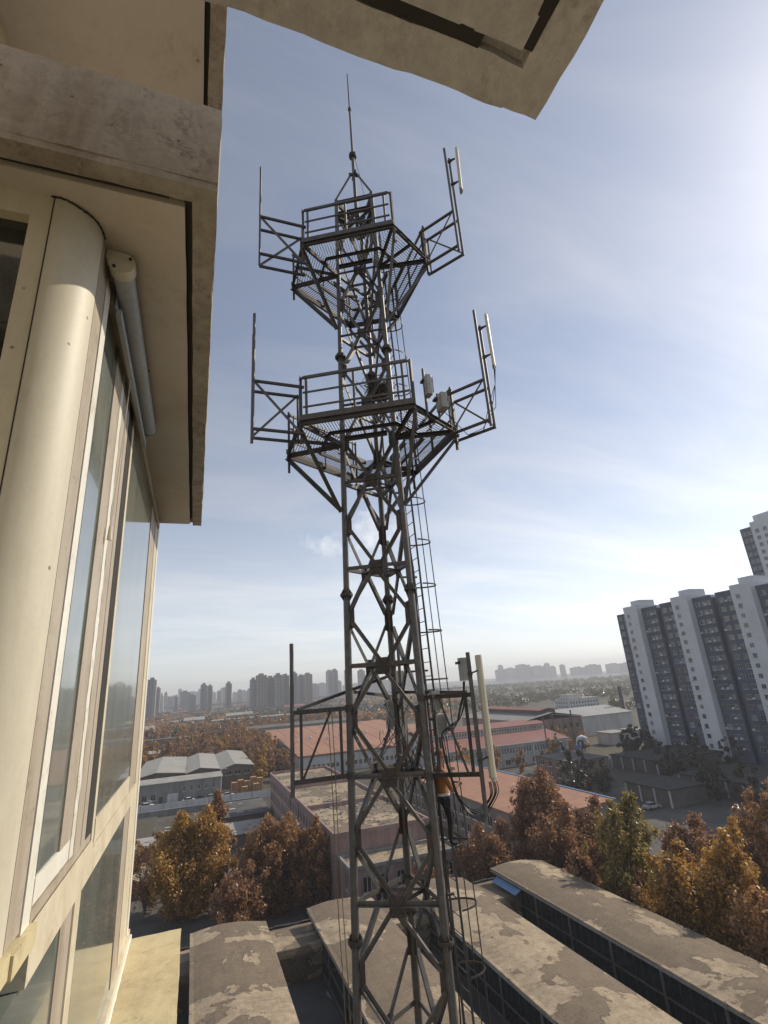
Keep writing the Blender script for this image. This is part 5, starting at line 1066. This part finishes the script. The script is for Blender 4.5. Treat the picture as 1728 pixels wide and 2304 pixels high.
def tree_meshes(seed, H, W_, n, size, mat, tops=3, base=0.16, shape='oval', nclump=34):
    """trunk and limbs as one mesh, crown as another; built round the origin"""
    rd = random.Random(seed); cl, rr = [], []; lead = []
    for k in range(tops):
        a = 2 * math.pi * k / max(tops, 1) + rd.uniform(-0.5, 0.5); r_ = 0 if tops == 1 else W_ * 0.24 * rd.uniform(0.6, 1.3); lead.append((math.cos(a) * r_, math.sin(a) * r_, H * rd.uniform(0.84, 1.0) if k else H))
    for k in range(nclump):
        l = lead[k % tops]; u = base + (1 - base) * (k // tops + rd.random()) / (nclump / tops); u = min(u, 0.97)
        prof = (math.sin(math.pi * min(1, (u - base) / (1 - base) * 0.92 + 0.12)) ** 0.75) if shape == 'oval' else (1.05 - (u - base) / (1 - base)) ** 0.7
        ra = W_ * 0.5 * prof; a = rd.uniform(0, 2 * math.pi); q = ra * math.sqrt(rd.random()) * (0.75 if tops > 1 else 0.7); shoot = rd.random() < 0.34
        if shoot: q = ra * rd.uniform(0.65, 1.12); u = min(1.02, u * rd.uniform(1.0, 1.08))
        cl.append((l[0] * u * 0.9 + math.cos(a) * q, l[1] * u * 0.9 + math.sin(a) * q, l[2] * u)); rr.append(max(0.45, W_ * (rd.uniform(0.045, 0.085) if shoot else rd.uniform(0.085, 0.175)) * (0.55 + 0.45 * prof)))
    cr = leaf_mesh('crown', cl, rr, int(n * 0.82), size * (1.15 if n > 4000 else 1.0), mat, seed, 1.3 if n > 4000 else 0.9)
    b = MB(); r0 = H * 0.017
    for l in lead: b.path([(0, 0, 0), (l[0] * 0.05, l[1] * 0.05, H * base * 0.7), (l[0] * 0.45, l[1] * 0.45, l[2] * 0.45), (l[0] * 0.75, l[1] * 0.75, l[2] * 0.75), (l[0] * 0.93, l[1] * 0.93, l[2] * 0.95)], [r0 * 1.25, r0, r0 * 0.6, r0 * 0.35, 0.02], 7)
    for k in range(0, len(cl), 1 if n > 6000 else 3):
        c = cl[k]; l = lead[k % tops]; u = max(0.1, c[2] / l[2] - 0.13); b.path([(l[0] * u * 0.8, l[1] * u * 0.8, l[2] * u), ((l[0] * u * 0.8 + c[0]) / 2, (l[1] * u * 0.8 + c[1]) / 2, (l[2] * u + c[2]) / 2 + 0.1), c], [r0 * 0.32, r0 * 0.2, 0.015], 4)
    tm = bpy.data.meshes.new('trunk'); tm.from_pydata(b.v, [], b.f); tm.materials.append(M['bark']); return tm, cr
def plant(name, tm, cr, x, y, label, cat='tree', group=None, s=1.0, sz=None, rot=0.0):
    t = thing(name, (x, y, G), label, cat, group); t.scale = (s, s, sz or s); t.rotation_euler[2] = rot; link('trunk', tm, t); link('crown', cr, t); return t
# near trees, each its own
NEAR = [
 (0.6, 103.5, 15.2, 12.0, 34000, 0.20, 'leaf_gold', 3, 'large gold-leaved tree standing in the yard just right of the window', 1, 0.05),
 (4.9, 105.5, 16.8, 6.6, 14000, 0.19, 'leaf_rust', 1, 'slender rust-brown tree peaking behind the gold tree beside the window', 2, 0.10),
 (13.8, 98.0, 13.4, 11.5, 32000, 0.19, 'leaf_brown', 3, 'brown leafy tree in front of the pink building corner', 3, 0.06),
 (19.2, 95.5, 12.4, 8.0, 16000, 0.19, 'leaf_brown', 2, 'smaller brown tree against the pink building wall', 4, 0.06),
 (-5.8, 108.0, 11.0, 7.0, 4500, 0.18, 'leaf_brown', 2, 'thin half-bare brown tree left of the gold tree', 5, 0.1),
 (7.6, 91.5, 8.6, 8.0, 12000, 0.18, 'leaf_rust', 3, 'low dark rust tree between the two yard trees above the shed edge', 6, 0.1),
 (55.0, 82.5, 17.0, 12.5, 36000, 0.20, 'leaf_rust', 3, 'big rust-red tree before the orange shed roof', 7, 0.04),
 (51.5, 74.0, 14.0, 9.5, 24000, 0.18, 'leaf_rust', 3, 'second rust-red tree close to the blue awning', 8, 0.04),
 (60.0, 76.0, 13.4, 9.5, 20000, 0.18, 'leaf_rust', 3, 'rust-red tree at the right end of the orange shed roof', 9, 0.04),
 (53.6, 61.5, 16.6, 9.8, 34000, 0.17, 'leaf_olive', 2, 'tall olive-green tree among the rust trees right of the sheds', 10, 0.04),
 (52.0, 53.5, 13.2, 8.5, 24000, 0.16, 'leaf_gold', 3, 'yellow-topped tree right of the tall olive tree', 11, 0.04),
 (54.5, 48.0, 15.8, 9.5, 30000, 0.16, 'leaf_gold', 3, 'golden tree at the right edge beside the last shed', 12, 0.04),
 (53.0, 41.0, 13.8, 10.0, 30000, 0.16, 'leaf_brown', 3, 'brown tree at the lower right edge beside the last shed', 13, 0.04),
 (53.5, 33.0, 14.0, 10.0, 18000, 0.16, 'leaf_brown', 3, 'brown tree at the bottom right corner beside the last shed', 14, 0.04),
 (49.6, 66.0, 10.0, 6.5, 14000, 0.17, 'leaf_rust', 2, 'low rust tree leaning over the last shed roof', 15, 0.05),
 (32.5, 78.5, 8.5, 7.5, 12000, 0.18, 'leaf_rust', 3, 'low rust shrub tree seen through the tower feet', 16, 0.06),
 (44.0, 80.0, 11.5, 9.5, 22000, 0.18, 'leaf_rust', 3, 'rust-red tree right of the climber in front of the shed wall', 17, 0.04),
 (75.0, 58.0, 16.5, 9.5, 20000, 0.18, 'leaf_brown', 3, 'brown tree at the right edge in front of the garage row', 18, 0.04),
 (73.5, 70.0, 9.8, 9.0, 14000, 0.19, 'leaf_rust', 3, 'low rust tree at the roadside right of the olive tree', 19, 0.05),
 (57.5, 68.5, 11.5, 9.5, 20000, 0.18, 'leaf_rust', 3, 'rust tree filling the gap left of the tall olive tree', 21, 0.04),
 (50.6, 57.5, 9.5, 7.0, 14000, 0.17, 'leaf_brown', 3, 'low brown tree at the foot of the tall olive tree', 22, 0.04),
 (57.5, 54.5, 12.0, 8.5, 18000, 0.17, 'leaf_brown', 3, 'brown tree behind the yellow-topped tree', 23, 0.04),
 (80.0, 66.0, 9.0, 9.0, 14000, 0.19, 'leaf_rust', 3, 'low dark rust tree at the roadside near the right edge', 20, 0.05)]
for (x, y, H, W_, n, size, mat, tops, lab, seed, base) in NEAR:
    tm, cr = tree_meshes(seed, H, W_, n, size, mat, tops, base, nclump=90); plant('autumn_tree', tm, cr, x, y, lab)
# shared kinds for the tree belts
KIND = {}
for k, (nm, mat, H, W_, n, tops) in enumerate((('gold', 'leaf_gold', 11, 8.5, 3200, 2), ('brown', 'leaf_brown', 12, 9, 3400, 3), ('rust', 'leaf_rust', 11.5, 9, 3400, 3), ('dark', 'leaf_dark', 11, 8.5, 3000, 3), ('straw', 'leaf_straw', 12, 7, 2600, 1), ('pale', 'leaf_gold', 12.5, 7.5, 3200, 2))):
    KIND[nm] = [tree_meshes(40 + 5 * k + v, H * (1 + 0.08 * v), W_ * (1 - 0.06 * v), n, 0.34, mat, tops, 0.14, nclump=26) for v in range(2)]
rd = random.Random(77)
def belt(spots, kinds, label, group, smin=0.8, smax=1.15):
    for (x, y) in spots:
        kd = rd.choice(kinds); tm, cr = rd.choice(KIND[kd]); s_ = rd.uniform(smin, smax)
        plant('autumn_tree', tm, cr, x, y, label[kd], 'tree', group, s_, s_ * rd.uniform(0.9, 1.15), rd.uniform(0, 6.28))
def scatter(x0, x1, y0, y1, n, mind, avoid=()):
    out_ = []; tries = 0
    while len(out_) < n and tries < n * 60:
        tries += 1; p = (rd.uniform(x0, x1), rd.uniform(y0, y1))
        if any(a - 3 < p[0] < b + 3 and c - 3 < p[1] < d + 3 for a, b, c, d in avoid): continue
        if all((p[0] - q[0]) ** 2 + (p[1] - q[1]) ** 2 > mind ** 2 for q in out_): out_.append(p)
    return out_
BLD = [(-18, 23, 221, 278), (-24, 11, 206, 219), (-42, 6, 394, 404), (-45, 6, 352, 372), (42, 118, 226, 345), (36, 118, 385, 420), (84, 142, 185, 215), (136, 167, 205, 262), (168, 226, 236, 275), (318, 352, 404, 424)]
def LB(where): return {k: '%s tree %s' % (v, where) for k, v in dict(gold='gold-orange', brown='brown-orange', rust='rust-brown', dark='dark leafless-looking').items()}
belt(scatter(24, 41, 232, 380, 30, 6.0, BLD), ('brown', 'rust', 'brown', 'gold'), LB('between the warehouse and the orange hall'), 'trees between warehouse and orange hall')
belt(scatter(-40, 40, 282, 345, 40, 7.0, BLD), ('brown', 'rust', 'brown', 'gold'), LB('in the autumn belt right behind the grey warehouse roof'), 'autumn belt behind the warehouse')
belt(scatter(-46, 120, 405, 560, 90, 8.0, BLD), ('brown', 'rust', 'brown', 'gold', 'dark'), LB('in the far autumn belt beyond the brick building'), 'far autumn belt beyond the brick building')
plant('autumn_tree', *KIND['pale'][0], 26.0, 217.5, 'slim pale gold tree at the corner right of the pallets', s=1.05); plant('autumn_tree', *KIND['rust'][1], 36.5, 224.0, 'rust tree at the near left corner of the orange hall', s=0.95); plant('autumn_tree', *KIND['pale'][1], 62.0, 221.0, 'small yellow tree in front of the white hall wall', s=0.55)
LR = {k: '%s tree among the works on the right' % v for k, v in dict(gold='golden', brown='brown', rust='rust-brown', dark='dark', straw='straw-coloured').items()}
belt([(168, 214), (172, 222), (160, 198), (148, 196), (176, 230), (104, 178), (110, 172), (118, 168), (124, 170), (90, 176), (128, 226), (126, 238), (120, 232), (80, 200), (122, 280), (128, 300), (130, 330)], ('gold', 'gold', 'brown'), LR, 'trees among the works', 0.5, 0.85)
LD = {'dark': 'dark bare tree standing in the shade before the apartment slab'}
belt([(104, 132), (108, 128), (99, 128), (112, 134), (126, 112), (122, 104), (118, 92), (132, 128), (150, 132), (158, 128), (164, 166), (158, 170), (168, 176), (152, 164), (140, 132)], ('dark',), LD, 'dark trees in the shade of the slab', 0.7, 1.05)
# countless far woodland: one mass of leafy clumps
fw = np.random.default_rng(8); cs, rs_ = [], []
for k in range(4200):
    a = fw.uniform(-8, 62); dd = fw.uniform(480, 1900) ** 1.0; x, y = dd * math.sin(R(a)), dd * math.cos(R(a))
    if a < 16 and dd > 1150 and fw.random() < 0.6: continue
    if any(p0 - 6 < x < p1 + 6 and q0 - 6 < y < q1 + 6 for p0, p1, q0, q1 in BLD): continue
    dens = noise.noise((x * 0.006, y * 0.006, 2.0))
    if dens < -0.12: continue
    h = fw.uniform(4, 8); cs.append((x, y, G + h * 0.75)); rs_.append(h * fw.uniform(0.6, 0.95))
half = [i for i in range(len(cs)) if noise.noise((cs[i][0] * 0.004, cs[i][1] * 0.004, 9.0)) > 0.02 or math.atan2(cs[i][0], cs[i][1]) > R(28)]
hs_ = set(half); rest = [i for i in range(len(cs)) if i not in hs_]
o = link('far_woodland', leaf_mesh('far_woodland', [cs[i] for i in half], [rs_[i] for i in half], 90000, 1.3, 'leaf_straw', 5)); tag(o, 'pale straw-coloured woodland spreading to the hazy horizon', 'woodland', kind='stuff')
o = link('far_woodland', leaf_mesh('far_woodland', [cs[i] for i in rest], [rs_[i] for i in rest], 50000, 1.3, 'leaf_brown', 6)); tag(o, 'brown hazy woodland between the far houses and the skyline', 'woodland', kind='stuff')
wd = np.random.default_rng(4); dk_c, dk_r = [], []
for k in range(700):
    a = wd.uniform(-6, 24); dd = wd.uniform(600, 1300); dk_c.append((dd * math.sin(R(a)), dd * math.cos(R(a)), G + 4)); dk_r.append(wd.uniform(3, 7))
o = link('far_woodland', leaf_mesh('far_woodland', dk_c, dk_r, 24000, 1.5, 'leaf_dark', 7)); tag(o, 'dark evergreen tree mass below the skyline', 'woodland', kind='stuff')
# low wooded ridge under the haze on the right
hl = MB(); NX = 80
for k in range(NX + 1):
    a = R(20 + 55 * k / NX); h = 10 + 9 * noise.noise((k * 0.13, 1, 0)) + 2.0 * noise.noise((k * 0.9, 4, 0))
    for dd, z in ((2300, G), (2600, G + max(3, h)), (3100, G)): hl.v.append((dd * math.sin(a), dd * math.cos(a), z))
for k in range(NX):
    for q in range(2): hl.f.append((k * 3 + q, k * 3 + q + 1, (k + 1) * 3 + q + 1, (k + 1) * 3 + q))
structure('hills', hl, 'leaf_dark')

# ================================================================== skyline
def ordinal(k):
    o_ = ['first', 'second', 'third', 'fourth', 'fifth', 'sixth', 'seventh', 'eighth', 'ninth', 'tenth', 'eleventh', 'twelfth', 'thirteenth', 'fourteenth', 'fifteenth', 'sixteenth', 'seventeenth', 'eighteenth', 'nineteenth', 'twentieth', 'twenty-first', 'twenty-second', 'twenty-third', 'twenty-fourth', 'twenty-fifth', 'twenty-sixth', 'twenty-seventh', 'twenty-eighth', 'twenty-ninth', 'thirtieth', 'thirty-first', 'thirty-second', 'thirty-third', 'thirty-fourth', 'thirty-fifth', 'thirty-sixth']; return o_[k]
def far_tower(az0, az1, el, D, mat, label, cols, dep=22):
    x0, x1 = D * math.tan(R(az0)), D * math.tan(R(az1)); dist = D / math.cos(R((az0 + az1) / 2)); z1 = el / 1000 * dist
    t = thing('far_apartment_tower', ((x0 + x1) / 2, D + dep / 2, G), label, 'tower block', 'skyline towers')
    b = MB(); n = cols; w = (x1 - x0) / n
    for k in range(n):
        off = 0 if k % 2 == 0 else 2.2; b.box(x0 + w * k + 0.02, x0 + w * (k + 1) - 0.02, D + off, D + dep, G, z1 - (0 if k % 2 == 0 else 1.2))
    b.build('body', mat, t); MB().box(x0 + (x1 - x0) * 0.25, x0 + (x1 - x0) * 0.7, D + 4, D + dep - 3, z1 - 1.3, z1 + 3.2).build('roof_house', mat, t)
    bands = MB(); z = G + 12; 
    while z < z1 - 6: bands.box(x0 + 0.1 * w, x0 + 0.9 * w, D - 0.35, D - 0.02, z, z + 1.5); z += 6.0
    bands.build('balconies', 'far_tower_pale', t)
    return t
SK = []  # azimuth span, top elevation per mille, distance, tone
def s4(a0, a1, y, D, tone): SK.append((a0, a1, y, D, tone))
import_px = ((130, 205, 195, 1000, 0), (205, 245, 262, 1250, 0), (246, 278, 315, 1400, 1), (282, 308, 295, 1900, 0), (310, 334, 330, 2200, 0), (372, 404, 322, 1300, 0), (403, 437, 268, 2600, 0), (440, 470, 330, 2300, 0), (480, 585, 288, 2900, 0), (603, 664, 230, 1150, 0), (667, 712, 240, 1180, 0), (714, 748, 290, 2700, 0), (756, 797, 282, 1900, 0), (840, 893, 216, 1100, 0), (902, 944, 290, 2700, 0), (951, 991, 272, 1900, 0), (1000, 1043, 296, 2400, 0), (1046, 1071, 266, 1700, 0), (1073, 1129, 184, 1000, 0), (1131, 1228, 150, 990, 0), (1229, 1309, 168, 1010, 0), (1311, 1384, 145, 980, 0), (1387, 1450, 150, 1000, 0), (1486, 1531, 132, 990, 0), (1547, 1602, 152, 1100, 0), (1606, 1680, 138, 1080, 0))
for (xa, xb, yt, D, tone) in import_px:      # measured in a 4.15x enlargement of the skyline: 0.01056 degrees a step
    az = lambda v: -5.58 + v * 0.01044
    el = lambda x, v: 34.8 - (v - 195) * 0.215 - (x - 130) * 0.0135
    s4(az(xa), az(xb), el((xa + xb) / 2, yt), D, tone)
SK += [(13.6, 14.1, 30, 1300, 1), (14.15, 14.7, 31, 1280, 0), (15.6, 16.1, 30, 1250, 0), (17.0, 17.6, 27, 1400, 0), (18.3, 19.0, 22, 1700, 0), (20.2, 20.9, 20, 2000, 0), (22.0, 22.8, 18, 2200, 0)]
for k, (a0, a1, e_, D, tone) in enumerate(SK):
    tone_w = 'pale' if tone else ('hazy' if D > 1800 else 'grey'); far_tower(a0, a1, e_, D, 'far_tower_pale' if tone else ('far_tower', 'far_tower_brown', 'far_tower')[k % 3], '%s apartment tower on the skyline, %s tower from the left' % (tone_w, ordinal(k)), max(2, int((a1 - a0) / 0.13)))
rd = random.Random(15); a0 = 31.5
for k in range(18):
    if a0 > 44.0: break
    w_ = rd.choice((0.3, 0.45, 0.9, 1.4)); e_ = max(3.0, 16.5 - max(0, a0 - 35) * 1.4 + rd.uniform(-7, 2)); D = 2700 + 60 * (k % 4); far_tower(a0, a0 + w_, e_, D * math.cos(R(a0 + w_ / 2)), 'far_tower', 'faint hazy block on the right horizon, %s from the left' % ordinal(k), 2, 12); a0 += w_ + rd.choice((-0.1, 0.02, 0.1, 0.5))
rd = random.Random(5)
for k in range(30):
    a0 = -4.5 + k * 0.86 + rd.uniform(-0.3, 0.3); w_ = rd.uniform(0.35, 1.0)
    t_ = far_tower(a0, a0 + w_, rd.uniform(2, 13), rd.uniform(1300, 2700), rd.choice(('far_tower', 'far_tower', 'far_tower_pale')), 'x', max(2, int(w_ / 0.2)), 26); tag(t_, '%s low hazy block from the left in the row between the skyline towers' % ordinal(k), 'tower block', 'low hazy blocks between the skyline towers'); t_.name = 'far_block'
# elevated railway and masts
vd = thing('viaduct', (140, 1290, G), 'long thin elevated railway crossing below the skyline at left', 'bridge')
MB().bar((-140, 1530, -19.5), (620, 1000, -19.5), 9, 2.4).build('deck', 'far_tower', vd); MB().bar((-140, 1525.5, -17.9), (620, 995.5, -17.9), 0.3, 1.0).build('parapet', 'far_tower_pale', vd)
for k in range(26):
    u = k / 25; x, y = -140 + 760 * u, 1530 - 530 * u; MB().tube((x, y, G), (x, y, -20.6), 1.6, n=8).build('pier', 'far_tower', vd)
pole(147, 1195, 39, 0.9, 'white_panel', 'tall white mast in front of the wide tower group', name='light_mast', cat='mast')
# scattered far houses
rd = random.Random(31)
for k in range(26):
    a = rd.uniform(-5, 21); D = rd.uniform(620, 1250); x, y = D * math.tan(R(a)), D; w_, d_, h = rd.uniform(14, 38), rd.uniform(10, 16), rd.uniform(5, 11)
    mat = rd.choice(('far_tower_pale', 'white_wall', 'concrete', 'far_tower')); t_ = thing('far_house', (x, y, G), 'small hazy low building in the trees below the skyline', 'building', 'far low buildings below the skyline')
    MB().box(x - w_ / 2, x + w_ / 2, y, y + d_, G, G + h).build('wall', mat, t_)
    gable(t_, x - w_ / 2, x + w_ / 2, y, y + d_, G + h, G + h + rd.uniform(0.6, 3.0), rd.choice(('roof_grey', 'tile_red', 'asphalt', 'roof_grey')), 0, 0.4)
for k, (x0, x1, y0, y1, lab) in enumerate(((20, 62, 596, 612, 'long flat-roofed shed in the tree belt, the left of two'), (70, 112, 590, 606, 'long flat-roofed shed in the tree belt, the right of two'), (-8, 14, 660, 676, 'small grey house with pale roof above the tree belt'), (-52, -30, 520, 540, 'blue-grey three-storey house at the left edge of the tree belt'), (40, 72, 700, 716, 'flat grey house with pale roof slab above the tree belt'))):
    t_ = thing('belt_building', ((x0 + x1) / 2, y0, G), lab, 'building'); block(t_, x0, x1, y0, y1, G, G + 8.5, 'concrete', hs=grid(x0 + 1, x1 - 1, 8, 1.6, ((G + 4.5, G + 6.5),)), pane='pane_dark'); gable(t_, x0, x1, y0, y1, G + 8.5, G + (9.2 if k < 2 else 11.5), 'roof_grey', 0, 0.5)

# ================================================================== haze in the air
hz = MB(); hz.box(-3600, 3600, -600, 3600, G - 1.0, 70.0)
hm = bpy.data.materials.new('haze_air'); hm.use_nodes = True; hn, hk = hm.node_tree.nodes, hm.node_tree.links; hn.clear()
ho = hn.new('ShaderNodeOutputMaterial'); pv = hn.new('ShaderNodeVolumePrincipled'); pv.inputs['Color'].default_value = (0.90, 0.92, 0.97, 1); pv.inputs['Density'].default_value = 0.00030; pv.inputs['Anisotropy'].default_value = 0.2
hk.new(pv.outputs[0], ho.inputs['Volume'])
M['haze_air'] = hm
hobj = hz.build('haze', 'haze_air'); tag(hobj, 'thin pale haze hanging in the air over the whole town', 'haze', kind='stuff')
